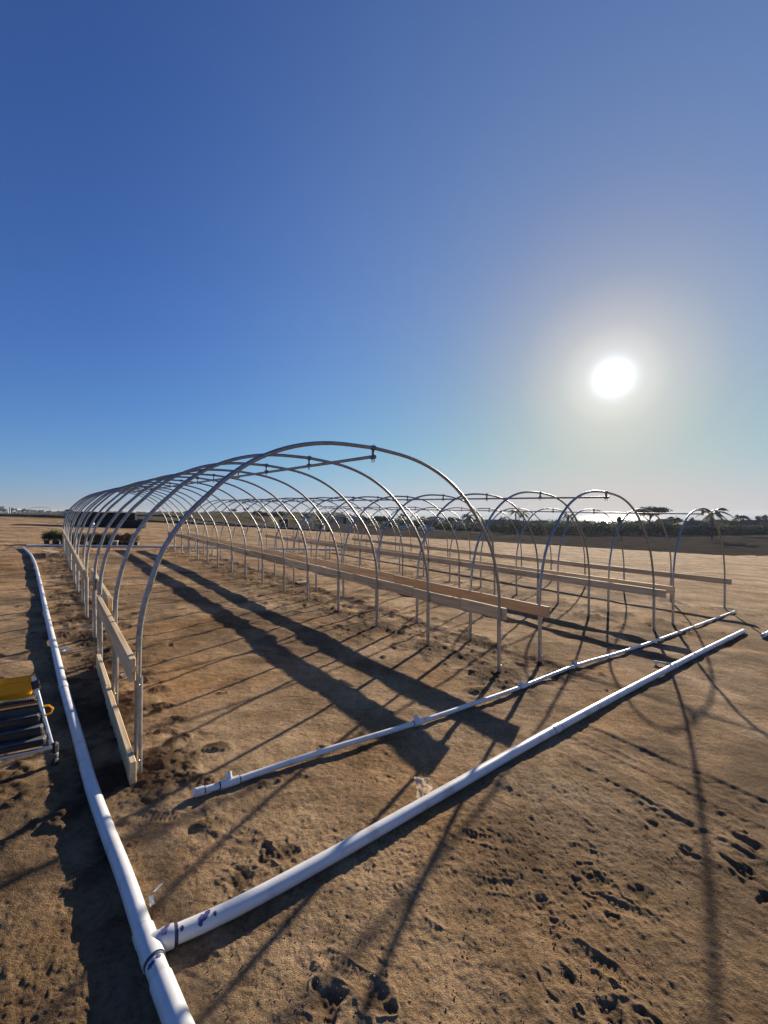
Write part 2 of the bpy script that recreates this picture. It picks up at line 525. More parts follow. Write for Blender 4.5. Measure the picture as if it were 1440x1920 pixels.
    for _ in range(34):
        px_, py_ = pr.uniform(-3.2, 4.2), pr.uniform(1.6, 7.5)
        a = pr.uniform(0, 6.28)
        for s in range(pr.integers(2, 7)):
            sd_ = .11 * (1 if s % 2 else -1)
            prints.append((px_ + math.sin(a) * .62 * s + math.cos(a) * sd_, py_ + math.cos(a) * .62 * s - math.sin(a) * sd_, a + pr.uniform(-.2, .2), pr.uniform(.5, 1.1)))
    nearidx = np.nonzero(r < 11)[0]
    xn, yn = x[nearidx], y[nearidx]
    for (fx, fy, a, dp) in prints:
        dx, dy = xn - fx, yn - fy
        kk = np.nonzero(dx * dx + dy * dy < .05)[0]
        if len(kk) == 0:
            continue
        u = dx[kk] * math.cos(a) - dy[kk] * math.sin(a)
        v = dx[kk] * math.sin(a) + dy[kk] * math.cos(a)
        wd = .048 - .012 * np.cos(v / .15 * 3.0)
        e = np.sqrt((u / wd) ** 2 + (v / .145) ** 2)
        m = 1 - sstep(.50, 1.12, e)
        rim = np.exp(-((e - 1.16) / .13) ** 2)
        brk_ = np.clip(vnoise(xn[kk] * 11, yn[kk] * 11, 77) * 2.5 + .7, 0, 1)
        tread = .0018 * np.sign(np.sin(v * 2 * math.pi / .026 + 2.0 * np.abs(u) / .05)) * m
        z[nearidx[kk]] += (-.0065 * m + .003 * rim + tread) * dp * brk_
    # tyre tracks along the rows
    for (tp, q0, q1, wdt, dep) in ((3.02, -2, 9, .24, .009), (3.40, -2, 9, .16, .006), (3.72, -2, 9, .20, .008), (4.75, -2, 12, .24, .010), (5.2, -2, 12, .2, .008), (-1.35, 1, 30, .26, .014), (-2.9, 1, 30, .26, .014)):
        p = x * CX + y * CY + .10 * np.sin((x * DX + y * DY) * .5 + tp)
        q = x * DX + y * DY
        k = (np.abs(p - tp) < wdt) & (q > q0) & (q < q1) & (r < 40)
        m = 1 - sstep(wdt * .42, wdt * .56, np.abs(p[k] - tp))
        lug = np.sign(np.sin((q[k] + np.abs(p[k] - tp) * .8) * 2 * math.pi / .075)) * np.clip(.05 / sp[k], 0, 1)
        brk = np.clip(vnoise(x[k] * .9, y[k] * .9, 61) * 3 + .75, 0, 1)
        z[k] += (-dep * m + .4 * dep * np.exp(-((np.abs(p[k] - tp) - wdt * .62) / .035) ** 2) + .0014 * lug * m) * brk
    # little pits and scuffs
    for _ in range(60):
        fx, fy = pr.uniform(-3.5, 5), pr.uniform(1.3, 8)
        rr_ = .012 + .026 * pr.random() ** 2
        dx, dy = xn - fx, yn - fy
        kk = np.nonzero(dx * dx + dy * dy < (2 * rr_) ** 2)[0]
        if len(kk) == 0:
            continue
        dd = np.sqrt(dx[kk] ** 2 * pr.uniform(.6, 1.6) + dy[kk] ** 2) * (1 + 1.6 * vnoise(xn[kk] * 17, yn[kk] * 17, 91) + 1.0 * vnoise(xn[kk] * 45, yn[kk] * 45, 92))
        z[nearidx[kk]] -= rr_ * .17 * (1 - sstep(.2 * rr_, rr_, dd)) - rr_ * .12 * np.exp(-((dd - 1.25 * rr_) / (.3 * rr_)) ** 2)
    # eroded crack, scraped streaks and soft dents at the right of the foreground
    lines = [(a, b, .030, .026) for a, b in STREAKS] + [(a, b, .030, .014) for a, b in zip(CRACK[:-1], CRACK[1:])]
    for (ax, ay), (bx, by), dep, wd_ in lines:
        L2 = (bx - ax) ** 2 + (by - ay) ** 2
        t = np.clip(((xn - ax) * (bx - ax) + (yn - ay) * (by - ay)) / L2, 0, 1)
        dd = np.hypot(xn - ax - t * (bx - ax), yn - ay - t * (by - ay))
        kk = np.nonzero(dd < .14)[0]
        d_ = dd[kk] * (1 + 1.5 * vnoise(xn[kk] * 16, yn[kk] * 16, 93) + .8 * vnoise(xn[kk] * 40, yn[kk] * 40, 94))
        fade = np.clip(.6 + 2.2 * vnoise(xn[kk] * 4, yn[kk] * 4, 95), 0, 1) * np.clip(np.minimum(t[kk], 1 - t[kk]) * 6 + .2, 0, 1)
        z[nearidx[kk]] += fade * (-dep * .6 * (1 - sstep(.1 * wd_, 1.5 * wd_, d_)) + dep * .25 * np.exp(-((d_ - 2 * wd_) / (.7 * wd_)) ** 2))
    for (fx, fy, rr_) in DENTS:
        dx, dy = xn - fx, yn - fy
        kk = np.nonzero(dx * dx + dy * dy < (2.4 * rr_) ** 2)[0]
        an = np.arctan2(dy[kk], dx[kk])
        dd = np.hypot(dx[kk], dy[kk]) * (1 + .9 * vnoise(xn[kk] * 9, yn[kk] * 9, 96) + 1.0 * vnoise(xn[kk] * 26, yn[kk] * 26, 97))
        m_ = 1 - sstep(.35 * rr_, 1.05 * rr_, dd)
        z[nearidx[kk]] += -.16 * rr_ * m_ + .07 * rr_ * np.exp(-((dd - 1.35 * rr_) / (.35 * rr_)) ** 2) + m_ * .035 * rr_ * vnoise(xn[kk] * 60, yn[kk] * 60, 98) * 4
        moist_dark[nearidx[kk]] = np.maximum(moist_dark[nearidx[kk]], .7 * m_)  # dent floors also take the darker soil colour
    # zones: 0 graded field, 1 lower dark field, 2 far scrub
    ey = edge_y(x)
    zone = sstep(.5, 3.0, y - ey) * sstep(-40, -26, x)
    path = np.exp(-((y - 126 - 2 * np.sin(x / 23)) / 1.6) ** 2) * (x > 8)
    scrub = np.maximum(sstep(131, 140, y), sstep(58, 75, r) * (1 - sstep(-36, -16, x)) * (y > 0))
    verts = np.stack([x, y, z], 1)
    verts = np.vstack([verts, [[0, 0, 0]]])
    i = np.arange(nr - 1)[:, None]; j = np.arange(na)[None, :]
    j2 = (j + 1) % na
    quads = np.stack([(i * na + j), (i * na + j2), ((i + 1) * na + j2), ((i + 1) * na + j)], -1).reshape(-1, 4)[:, ::-1]
    me = bpy.data.meshes.new('ground')
    nq = len(quads)
    tri = np.stack([np.full(na, nr * na), (np.arange(na) + 1) % na, np.arange(na)], 1)
    loops = np.concatenate([quads.ravel(), tri.ravel()]).astype(np.int32)
    me.vertices.add(len(verts)); me.vertices.foreach_set('co', verts.ravel())
    me.loops.add(len(loops)); me.loops.foreach_set('vertex_index', loops)
    me.polygons.add(nq + na)
    me.polygons.foreach_set('loop_start', np.concatenate([np.arange(nq) * 4, nq * 4 + np.arange(na) * 3]).astype(np.int32))
    me.polygons.foreach_set('use_smooth', np.ones(nq + na, bool))
    me.update(calc_edges=True)
    for nm, arr in (('moist_dark', moist_dark), ('zone', zone), ('scrub', scrub), ('path', path)):
        at = me.attributes.new(nm, 'FLOAT', 'POINT')
        at.data.foreach_set('value', np.append(arr, 0).astype(np.float32))
    return me

def soil_material():
    m = bpy.data.materials.new('graded_soil')
    m.use_nodes = True
    nt = m.node_tree
    b = nt.nodes['Principled BSDF']
    b.inputs['Roughness'].default_value = 1.0
    b.inputs['Specular IOR Level'].default_value = 0.05
    t = nt.nodes.new('ShaderNodeTexCoord')
    def noise(scale, detail=6, rough=.55, vec=None):
        n = nt.nodes.new('ShaderNodeTexNoise')
        n.inputs['Scale'].default_value = scale
        n.inputs['Detail'].default_value = detail
        n.inputs['Roughness'].default_value = rough
        nt.links.new(vec or t.outputs['Object'], n.inputs['Vector'])
        return n.outputs['Fac']
    def ramp(fac, cols, lo=.3, hi=.7):
        r = nt.nodes.new('ShaderNodeValToRGB')
        e = r.color_ramp.elements
        while len(e) < len(cols):
            e.new(.5)
        for k, c in enumerate(cols):
            e[k].position = lo + (hi - lo) * k / (len(cols) - 1)
            e[k].color = (*c, 1)
        nt.links.new(fac, r.inputs[0])
        return r.outputs[0]
    def mix(fac, a, bb, mode='MIX'):
        n = nt.nodes.new('ShaderNodeMix')
        n.data_type = 'RGBA'
        n.blend_type = mode
        if isinstance(fac, float):
            n.inputs[0].default_value = fac
        else:
            nt.links.new(fac, n.inputs[0])
        nt.links.new(a, n.inputs[6]); nt.links.new(bb, n.inputs[7])
        return n.outputs[2]
    def attr(nm):
        a = nt.nodes.new('ShaderNodeAttribute')
        a.attribute_name = nm
        return a.outputs['Fac']
    dry = ramp(noise(1.1, 8, .6), [(.255, .167, .092), (.42, .290, .172), (.51, .370, .236)], .32, .66)
    red = ramp(noise(3.5, 6, .6), [(.27, .158, .072), (.43, .262, .130)], .35, .65)
    soil = mix(ramp(noise(.55, 5), [(0, 0, 0), (1, 1, 1)], .47, .62), dry, red)
    fine = ramp(noise(42, 6, .72), [(.50, .47, .44), (.96, .95, .94), (1.25, 1.25, 1.25)], .32, .68)
    soil = mix(.8, soil, fine, 'MULTIPLY')
    crumb = ramp(noise(9, 9, .72), [(.60, .57, .53), (.98, .97, .95), (1.12, 1.12, 1.12)], .34, .66)
    soil = mix(.75, soil, crumb, 'MULTIPLY')
    dust = ramp(noise(.8, 8, .68), [(.62, .60, .57), (1.0, .99, .98), (1.28, 1.28, 1.28)], .36, .64)
    soil = mix(.9, soil, dust, 'MULTIPLY')
    wet = ramp(noise(14, 5), [(.055, .032, .018), (.12, .075, .042)])
    soil = mix(attr('moist_dark'), soil, wet)
    dark = ramp(noise(.35, 7, .6), [(.035, .031, .027), (.068, .058, .047), (.10, .084, .066)], .3, .7)
    soil = mix(attr('zone'), soil, dark)
    sc = ramp(noise(.05, 8, .6), [(.05, .045, .025), (.10, .085, .05), (.17, .13, .08)], .3, .7)
    soil = mix(attr('scrub'), soil, sc)
    pth = ramp(noise(2), [(.20, .18, .15), (.30, .27, .22)])
    soil = mix(attr('path'), soil, pth)
    nt.links.new(soil, b.inputs['Base Color'])
    om = nt.nodes.new('ShaderNodeMath'); om.operation = 'MAXIMUM'
    nt.links.new(attr('zone'), om.inputs[0]); nt.links.new(attr('scrub'), om.inputs[1])
    sp_ = nt.nodes.new('ShaderNodeMapRange')
    sp_.inputs['To Min'].default_value = .075; sp_.inputs['To Max'].default_value = 0.0
    nt.links.new(om.outputs[0], sp_.inputs[0])
    nt.links.new(sp_.outputs[0], b.inputs['Specular IOR Level'])
    # grit, beneath what the mesh carries
    add = nt.nodes.new('ShaderNodeMath'); add.operation = 'ADD'
    g1 = nt.nodes.new('ShaderNodeMath'); g1.operation = 'MULTIPLY'; g1.inputs[1].default_value = 1.6
    nt.links.new(noise(16, 9, .68), g1.inputs[0])
    nt.links.new(g1.outputs[0], add.inputs[0]); nt.links.new(noise(150, 4, .7), add.inputs[1])
    g3 = nt.nodes.new('ShaderNodeMath'); g3.operation = 'MULTIPLY_ADD'; g3.inputs[1].default_value = 2.6
    mp3 = nt.nodes.new('ShaderNodeMapping')
    mp3.inputs['Rotation'].default_value = (0, 0, .25); mp3.inputs['Scale'].default_value = (.8, 2.2, 1)
    nt.links.new(t.outputs['Object'], mp3.inputs['Vector'])
    nt.links.new(noise(2.2, 6, .6, mp3.outputs[0]), g3.inputs[0]); nt.links.new(add.outputs[0], g3.inputs[2])
    add = g3
    bp = nt.nodes.new('ShaderNodeBump')
    bp.inputs['Strength'].default_value = .9
    bp.inputs['Distance'].default_value = .026
    nt.links.new(add.outputs[0], bp.inputs['Height'])
    nt.links.new(bp.outputs[0], b.inputs['Normal'])
    return m

M['soil'] = soil_material()
ground = link('ground', make_ground(), 'soil')
tag(ground, kind='structure', label='bare graded tan field sloping down to the right')

def sea_material():
    m = bpy.data.materials.new('sea_water')
    m.use_nodes = True
    nt = m.node_tree
    b = nt.nodes['Principled BSDF']
    b.inputs['Base Color'].default_value = (.02, .05, .08, 1)
    b.inputs['Roughness'].default_value = .13
    b.inputs['Specular IOR Level'].default_value = .22
    t = nt.nodes.new('ShaderNodeTexCoord')
    n = nt.nodes.new('ShaderNodeTexNoise')
    n.inputs['Scale'].default_value = .02
    n.inputs['Detail'].default_value = 6
    nt.links.new(t.outputs['Object'], n.inputs['Vector'])
    bp = nt.nodes.new('ShaderNodeBump')
    bp.inputs['Strength'].default_value = .12
    bp.inputs['Distance'].default_value = 2.0
    nt.links.new(n.outputs['Fac'], bp.inputs['Height'])
    nt.links.new(bp.outputs[0], b.inputs['Normal'])
    return m
M['sea'] = sea_material()
sm = MB()
SEG = 48
for rr0, rr1 in ((900, 4000), (4000, 13000)):
    a0, a1 = R(-12), R(85)
    vs = []
    for k in range(SEG + 1):
        a = a0 + (a1 - a0) * k / SEG
        vs += [(rr0 * math.sin(a), rr0 * math.cos(a), 0), (rr1 * math.sin(a), rr1 * math.cos(a), 0)]
    sm.add(vs, [(2 * k, 2 * k + 2, 2 * k + 3, 2 * k + 1) for k in range(SEG)])
sea = sm.build('sea', 'sea', loc=(0, 0, -58))
tag(sea, kind='structure', label='ocean glittering under the low sun on the horizon')

# soil clods and pale chips on the surface near the camera
def lumps(count, smin, smax, mname, name, label, seed, flat=.6):
    g = np.random.default_rng(seed)
    ico = [(0, -.53, .85), (0, .53, .85), (0, -.53, -.85), (0, .53, -.85), (-.53, .85, 0), (.53, .85, 0), (-.53, -.85, 0), (.53, -.85, 0),
           (.85, 0, -.53), (.85, 0, .53), (-.85, 0, -.53), (-.85, 0, .53)]
    icf = [(0, 1, 11), (0, 9, 1), (0, 11, 6), (0, 6, 7), (0, 7, 9), (1, 4, 11), (1, 5, 4), (1, 9, 5), (2, 3, 8), (2, 10, 3), (2, 6, 10), (2, 7, 6),
           (2, 8, 7), (3, 4, 5), (3, 5, 8), (3, 10, 4), (4, 10, 11), (5, 9, 8), (6, 11, 10), (7, 8, 9)]
    ico = np.array(ico); icf = np.array(icf)
    az = np.radians(g.uniform(-47, 47, count)); rr = 1400.0 / g.uniform(115, 1000, count)
    x, y = rr * np.sin(az), rr * np.cos(az)
    keep = vnoise(x / .8, y / .8, seed) > g.uniform(-.45, .45, count)
    x, y = x[keep], y[keep]
    n = len(x)
    s = smin + (smax - smin) * g.random(n) ** 5
    z = Gb(x, y) + low(x, y)
    d = ico[None] * (1 + g.uniform(-.35, .35, (n, 12, 1))) * s[:, None, None]
    d[:, :, 2] *= flat
    V = d + np.stack([x, y, z + s * .02], 1)[:, None, :]
    F = icf[None] + (np.arange(n) * 12)[:, None, None]
    me = bpy.data.meshes.new(name)
    me.from_pydata(V.reshape(-1, 3).tolist(), [], F.reshape(-1, 3).tolist())
    me.update()
    tag(link(name, me, mname), label, 'soil' if 'clod' in name else 'gravel', kind='stuff')
lumps(12000, .0012, .0052, 'clod', 'soil_clods', 'small crumbled clods of brown soil scattered over the field', 3)
lumps(900, .0012, .0045, 'chip', 'pale_stone_chips', 'tiny pale stone chips scattered over the soil', 4, .4)

# ------------------------------------------------------------------ hoop houses
PROFILE = [(1.937, -.08), (1.937, .35), (1.937, .70), (1.930, .95), (1.905, 1.12), (1.865, 1.28), (1.790, 1.50), (1.650, 1.73), (1.50, 1.90), (1.33, 2.07),
           (1.10, 2.235), (.80, 2.370), (.45, 2.450), (0, 2.478)]
def catmull(P, sub):
    out = []
    for i in range(len(P) - 1):
        p0, p1, p2, p3 = P[max(i - 1, 0)], P[i], P[i + 1], P[min(i + 2, len(P) - 1)]
        for k in range(sub):
            t = k / sub
            out.append(tuple(.5 * (2 * b + (c - a) * t + (2 * a - 5 * b + 4 * c - d) * t * t + (-a + 3 * b - 3 * c + d) * t ** 3)
                             for a, b, c, d in zip(p0, p1, p2, p3)))
    out.append(P[-1])
    return out
SLP_P = -(SA * CX + SB * CY)
SLP_Q = -(SA * DX + SB * DY)
half = catmull([p for p in PROFILE if p[1] > .3], 4)
full = [(-x, z) for x, z in half] + [(x, z) for x, z in half[::-1][1:]]
hoop_me = MB().tube([(x, 0, z + SLP_P * x) for x, z in full], .0180, 12).mesh('hoop')
post_me = MB().tube([(0, 0, -.10), (0, 0, .30), (0, 0, .655)], 0.0248, 12, hollow=.12).mesh('ground_post')
bolt_me = MB().tube([(0, -.020, 0), (0, -.027, 0), (0, -.034, 0)], [.0075, .0075, .004], 6).mesh('bolt')
cl = MB()
cl.tube([(-.022, 0, 0), (.022, 0, 0)], .0225, 12)
cl.box((0, 0, -.050), (.012, .034, .070), bev=.003)
cl.tube([(0, -.024, -.088), (0, .024, -.088)], .0215, 12)
cl.tube([(0, -.016, -.10), (0, -.016, -.138)], .005, 6)
cl.tube([(0, .016, -.10), (0, .016, -.138)], .005, 6)
cl.tube([(.010, 0, .018), (.010, 0, .034)], .005, 6)
clamp_me = cl.mesh('purlin_clamp')
for me_, m_ in ((hoop_me, 'galv'), (post_me, 'galv_post'), (bolt_me, 'bolt'), (clamp_me, 'clamp')):
    me_.materials.append(M[m_])

def board(parent, q0, q1, pofs, z0, h=.145, th=.038, name='baseboard', m='wood', dz=0.0, tilt=0.0):
    """a board running along the row; pofs, q in the house's own axes"""
    L = q1 - q0
    mb = MB().box((0, 0, 0), (th, L, h), bev=.004)
    qc = (q0 + q1) / 2
    return mb.build(name, m, parent, (pofs, qc, SLP_P * pofs + SLP_Q * qc + z0 + h / 2 + dz), (math.atan(SLP_Q) + tilt, 0, 0))

house_labels = ['nearest bare hoop greenhouse frame of galvanized arches, beside the long white pipe',
                'middle bare hoop greenhouse frame, between the nearest and the farthest frame',
                'farthest bare hoop greenhouse frame, in front of the dark lower field']
jr = random.Random(3)
for hi, (p0, q0, n) in enumerate(HOUSES):
    ox, oy = CX * p0 + DX * q0, CY * p0 + DY * q0
    oz = -(SA * ox + SB * oy)
    h = thing('hoop_house', house_labels[hi], 'greenhouse frame', (ox, oy, oz), TH, 'hoop house frames on the field')
    for i in range(n):
        q = i * SP + jr.uniform(-.015, .015)
        hoop = link('hoop', hoop_me, None, h, (HW / 2 + jr.uniform(-.018, .018), q, SLP_P * HW / 2 + SLP_Q * q + jr.uniform(-.012, .012)), (jr.uniform(-.014, .014), jr.uniform(-.004, .004), jr.uniform(-.010, .010)))
        for s in (-1, 1):
            pz = SLP_P * s * HW / 2
            post = link('ground_post', post_me, None, hoop, (s * HW / 2, 0, pz), (jr.uniform(-.008, .008), jr.uniform(-.008, .008), 0))
            if i < 3:
                for bz in (.61, .11):
                    link('bolt', bolt_me, None, hoop, (s * HW / 2, 0, pz + bz))
        link('purlin_clamp', clamp_me, None, hoop, (0, 0, 2.478))
    pl = MB()
    pts = [(HW / 2, -.03 + t * ((n - 1) * SP + .10) / 24, SLP_P * HW / 2 + SLP_Q * t * (n - 1) * SP / 24 + 2.478 - .088) for t in range(25)]
    pl.tube(pts, .0165, 12, hollow=.15)
    pl.build('ridge_purlin', 'galv', h)
    # side boards on the outer face of the posts
    OL, OR = -.0235 - .021, HW + .0235 + .021
    end = (n - 1) * SP
    def run(cuts, pofs, mats=None):
        for k, (a, b) in enumerate(zip(cuts[:-1], cuts[1:])):
            board(h, a + .003, b - .003, pofs + (.002 if k % 2 else -.002), .655, dz=jr.uniform(-.008, .010), tilt=jr.uniform(-.003, .003), m=(mats or {}).get(k, 'wood'))
    if hi == 0:
        bb = board(h, -.10, 2.30, OL, .665)
        mb = MB().box((.008, -1.2025, .008), (.026, .004, .034)).box((.0215, -1.185, .008), (.003, .034, .034))
        mb.build('end_bracket', 'bolt', bb)
        board(h, 2.15, 4.75, 0.0235 + .030, .665, tilt=.006)
        run([4.55, 7.2, 9.2, 12.2, 14.6, 16.4, end + .08], OL)
        board(h, -.12, .80, OL, -.005, h=.165, name='lower_board')
        board(h, .806, 1.33, OL - .004, .0, h=.160, name='lower_board')
        board(h, 1.336, 2.35, OL + .003, .005, h=.155, name='lower_board')
        run([-.10, .62, 1.58, 3.20, 4.35, 6.15, 8.30, 9.30, 11.75, 14.2, 16.2, end + .35], OR)
    elif hi == 1:
        run([-.14, 3.05, 6.10, 8.4, 11.4, 14.1, 16.4, end + .1], OL, {0: 'wood_end'})
        run([-.20, 2.75, 5.2, 8.0, 10.6, 13.0, 15.9, end + .3], OR)
    else:
        run([-.08, 2.9, 5.1, 8.0, 10.8, 13.4, end + .1], OL)
        run([-.14, 4.1, 6.9, 9.6, 12.2, 14.6, end + .3], OR)

# ------------------------------------------------------------------ white pipes
def ground_pts(pts, r, sub=6, lift=0.0):
    P = catmull([(p[0], p[1]) for p in pts], sub)
    return [(x, y, -(SA * x + SB * y) + r + lift + .004) for x, y in P]
class PipePath:
    def __init__(self, pts):
        self.P = [Vector(p) for p in pts]
        self.s = [0.0]
        for a, b in zip(self.P[:-1], self.P[1:]):
            self.s.append(self.s[-1] + (b - a).length)
        self.L = self.s[-1]
    def at(self, d):
        d = min(max(d, 0), self.L)
        for i in range(len(self.s) - 1):
            if d <= self.s[i + 1] + 1e-9:
                t = (d - self.s[i]) / max(1e-9, self.s[i + 1] - self.s[i])
                return self.P[i].lerp(self.P[i + 1], t)
        return self.P[-1]
    def dir(self, d):
        return (self.at(d + .03) - self.at(d - .03)).normalized()
    def near(self, x, y):
        best = min(range(len(self.P)), key=lambda i: (self.P[i].x - x) ** 2 + (self.P[i].y - y) ** 2)
        return self.s[best]
    def sub(self, a, b, step=.12):
        n = max(2, int((b - a) / step))
        return [self.at(a + (b - a) * k / n) for k in range(n + 1)]
def rel(pts, o):
    return [Vector(p) - Vector(o) for p in pts]
def pipe_run(root, path, r, cuts, o, seg=24, first=0.0, last=None, coup=.055, ring=True, hollow_ends=False):
    """lengths of pipe between couplings; each coupling a collar with a dark cement ring"""
    last = path.L if last is None else last
    marks = [first] + cuts + [last]
    for a, b in zip(marks[:-1], marks[1:]):
        MB().tube(rel(path.sub(a, b), o), r, seg, hollow=.10 if hollow_ends else None).build('pipe_length', 'pvc', root)
    for c in cuts:
        k = MB().tube(rel(path.sub(c - coup, c + coup, .03), o), r * 1.11, seg).build('coupling', 'pvc_fit', root)
        if ring:
            MB().tube(rel(path.sub(c + coup, c + coup + .010, .01), o), r * 1.035, seg).build('cement_ring', 'ink', k)
            MB().tube(rel(path.sub(c - coup - .006, c - coup, .01), o), r * 1.03, seg).build('cement_ring', 'ink', k)

PR = .0352
MAIN = [(-.55, 1.277), (-.635, 1.365), (-.729, 1.460), (-.935, 1.674), (-1.204, 1.969), (-1.487, 2.265), (-1.833, 2.636), (-2.340, 3.214), (-3.032, 3.998), (-4.063, 5.193),
        (-5.355, 6.693), (-7.689, 9.418), (-9.938, 12.02), (-11.9, 14.2), (-13.9, 16.25)]
BRANCH = [(-.935, 1.674), (-.653, 1.860), (-.225, 2.213), (.232, 2.610), (1.513, 3.720), (3.039, 5.000), (4.98, 6.60), (7.095, 8.316)]
main_p = PipePath(ground_pts(MAIN, PR))
br_p = PipePath(ground_pts(BRANCH, PR))
tee_c = Vector((-.935, 1.674, -(SA * -.935 + SB * 1.674) + PR + .004))
root = thing('main_pipe', 'long white main pipe with a tee, running down the left and across the foreground', 'pipe', (tee_c.x, tee_c.y, tee_c.z - PR))
o_ = root.location.copy()
st = main_p.near(tee_c.x, tee_c.y)
cuts_far = [main_p.near(-3.0, 3.97), main_p.near(-5.36, 6.7), main_p.near(-7.7, 9.4), main_p.near(-10.1, 12.2)]
pipe_run(root, main_p, PR, cuts_far, o_, first=st + .07, hollow_ends=False)
pipe_run(root, main_p, PR, [], o_, first=0, last=st - .07)
k = MB().tube(rel(main_p.sub(0, st - .165, .03), o_), PR * 1.12, 28).build('coupling', 'pvc_fit', root)
tee = MB()
tpath = rel(main_p.sub(st - .078, st + .078, .013), o_)
tee.tube(tpath, [PR * (1.16 if abs(k / (len(tpath) - 1) - .5) > .22 else 1.10) for k in range(len(tpath))], 32)
bd = br_p.dir(.1)
tee.tube([Vector((0, 0, PR)) + bd * t for t in (0, .045, .050, .090)], [PR * 1.08, PR * 1.08, PR * 1.16, PR * 1.16], 32)
tee_o = tee.build('tee_fitting', 'pvc_fit', root)
for (a, b) in ((st - .090, st - .078), (st + .078, st + .084)):
    MB().tube(rel(main_p.sub(a, b, .01), o_), PR * 1.04, 32).build('cement_ring', 'ink', tee_o)
bs = [br_p.near(1.513, 3.72), br_p.near(3.9, 5.72), br_p.near(6.3, 7.66)]
pipe_run(root, br_p, PR, bs, o_, first=.08)
MB().tube(rel(br_p.sub(.090, .104, .01), o_), PR * 1.03, 28).build('cement_ring', 'ink', tee_o)
# purple primer smears on the tee and the branch
def smear(path, d, ang, w, hgt, r, parent, seed):
    g = random.Random(seed)
    mb = MB()
    t = path.dir(d); up = Vector((0, 0, 1)); sd = t.cross(up).normalized(); up = sd.cross(t)
    c = path.at(d) - Vector(o_)
    n = 18
    ring = []
    for k in range(n):
        a = 2 * math.pi * k / n
        rad = 1 + g.uniform(-.28, .28)
        da, dd = math.cos(a) * w * rad, math.sin(a) * hgt * rad
        an = ang + da
        ring.append(c + t * dd + (up * math.cos(an) + sd * math.sin(an)) * r)
    an = ang
    cen = c + (up * math.cos(an) + sd * math.sin(an)) * r
    mids = []
    for k in range(n):
        a = 2 * math.pi * k / n
        an = ang + math.cos(a) * w * .5
        mids.append(c + t * math.sin(a) * hgt * .5 + (up * math.cos(an) + sd * math.sin(an)) * r)
    vs = [cen] + mids + ring
    fs = [(0, 1 + k, 1 + (k + 1) % n) for k in range(n)] + [(1 + k, 1 + n + k, 1 + n + (k + 1) % n, 1 + (k + 1) % n) for k in range(n)]
    mb.add(vs, fs, True)
    mb.build('primer_smear', 'primer', parent)
smear(br_p, .052, .2, .34, .013, PR * 1.16 + .0015, root, 1)
smear(br_p, .066, -.3, .24, .009, PR * 1.16 + .0015, root, 2)
for d, a, w, hh, sd in ((.200, .35, .40, .016, 3), (.218, .0, .34, .013, 4), (.186, .8, .30, .008, 5), (.245, .5, .25, .007, 6), (.118, .5, .30, .008, 7)):
    smear(br_p, d, a, w, hh, PR + .0012, root, sd)
smear(main_p, st - .112, -.6, .45, .010, PR + .0012, root, 8)
smear(main_p, st - .100, .3, .30, .008, PR + .0012, root, 9)

# thin pipe in front of the houses
TR = .0215
THIN = [(-1.171, 2.618), (-1.0, 2.735), (-.479, 3.150), (.305, 3.718), (.967, 4.240), (1.551, 4.715), (2.553, 5.580), (3.572, 6.335), (5.007, 7.475), (8.856, 10.65)]
thin_p = PipePath(ground_pts(THIN, TR, lift=.006))
root = thing('thin_pipe', 'thin white pipe with capped end and small tees lying before the hoop houses', 'pipe', thin_p.P[0] - Vector((0, 0, TR)))
o_ = root.location.copy()
tees = [thin_p.near(-.98, 2.72), thin_p.near(.302, 3.681)]
cps = [thin_p.near(1.544, 4.69), thin_p.near(2.62, 5.62), thin_p.near(4.3, 6.9), thin_p.near(5.6, 7.95), thin_p.near(7.1, 9.2)]
pipe_run(root, thin_p, TR, cps, o_, seg=18, coup=.035)
capm = MB().tube(rel(thin_p.sub(0, .05, .02), o_), TR * 1.25, 18)
capm.tube([thin_p.at(0) - Vector(o_) - thin_p.dir(.05) * t for t in (0, .008, .014)], [TR * 1.25, TR * 1.15, TR * .8], 18)
cap_o = capm.build('end_cap', 'pvc_fit', root)
MB().tube(rel(thin_p.sub(.05, .058, .01), o_), TR * 1.05, 18).build('cement_ring', 'primer', cap_o)
for d, tilt in ((tees[0], .5), (tees[1], .9), (thin_p.near(2.62, 5.62), .5), (thin_p.near(1.544, 4.69), .6)):
    tm = MB().tube(rel(thin_p.sub(d - .06, d + .06, .02), o_), TR * 1.22, 18)
    t = thin_p.dir(d); sd = Vector((0, 0, 1)).cross(t).normalized()
    dv = (sd * tilt + Vector((0, 0, 1)) * .8).normalized()
    c = thin_p.at(d) - Vector(o_)
    tm.tube([c, c + dv * .062], TR * .95, 16, hollow=.2)
    to = tm.build('small_tee', 'pvc_fit', root)
    MB().tube(rel(thin_p.sub(d + .06, d + .068, .01), o_), TR * 1.06, 18).build('cement_ring', 'ink', to)
    MB().tube(rel(thin_p.sub(d - .068, d - .06, .01), o_), TR * 1.06, 18).build('cement_ring', 'ink', to)

# pipe crossing behind the far ends
FAR = [(-14.45, 17.05), (-13.9, 17.7), (-12.9, 18.4), (-10.4, 20.1), (-7.3, 21.9), (-3.6, 24.2), (1.34, 26.6)]
far_p = PipePath(ground_pts(FAR, .045))
root = thing('cross_pipe', 'grey white pipe crossing behind the far ends of the hoop houses', 'pipe', far_p.P[0] - Vector((0, 0, .045)))
pipe_run(root, far_p, .045, [far_p.L * .3, far_p.L * .62], root.location.copy(), seg=14)

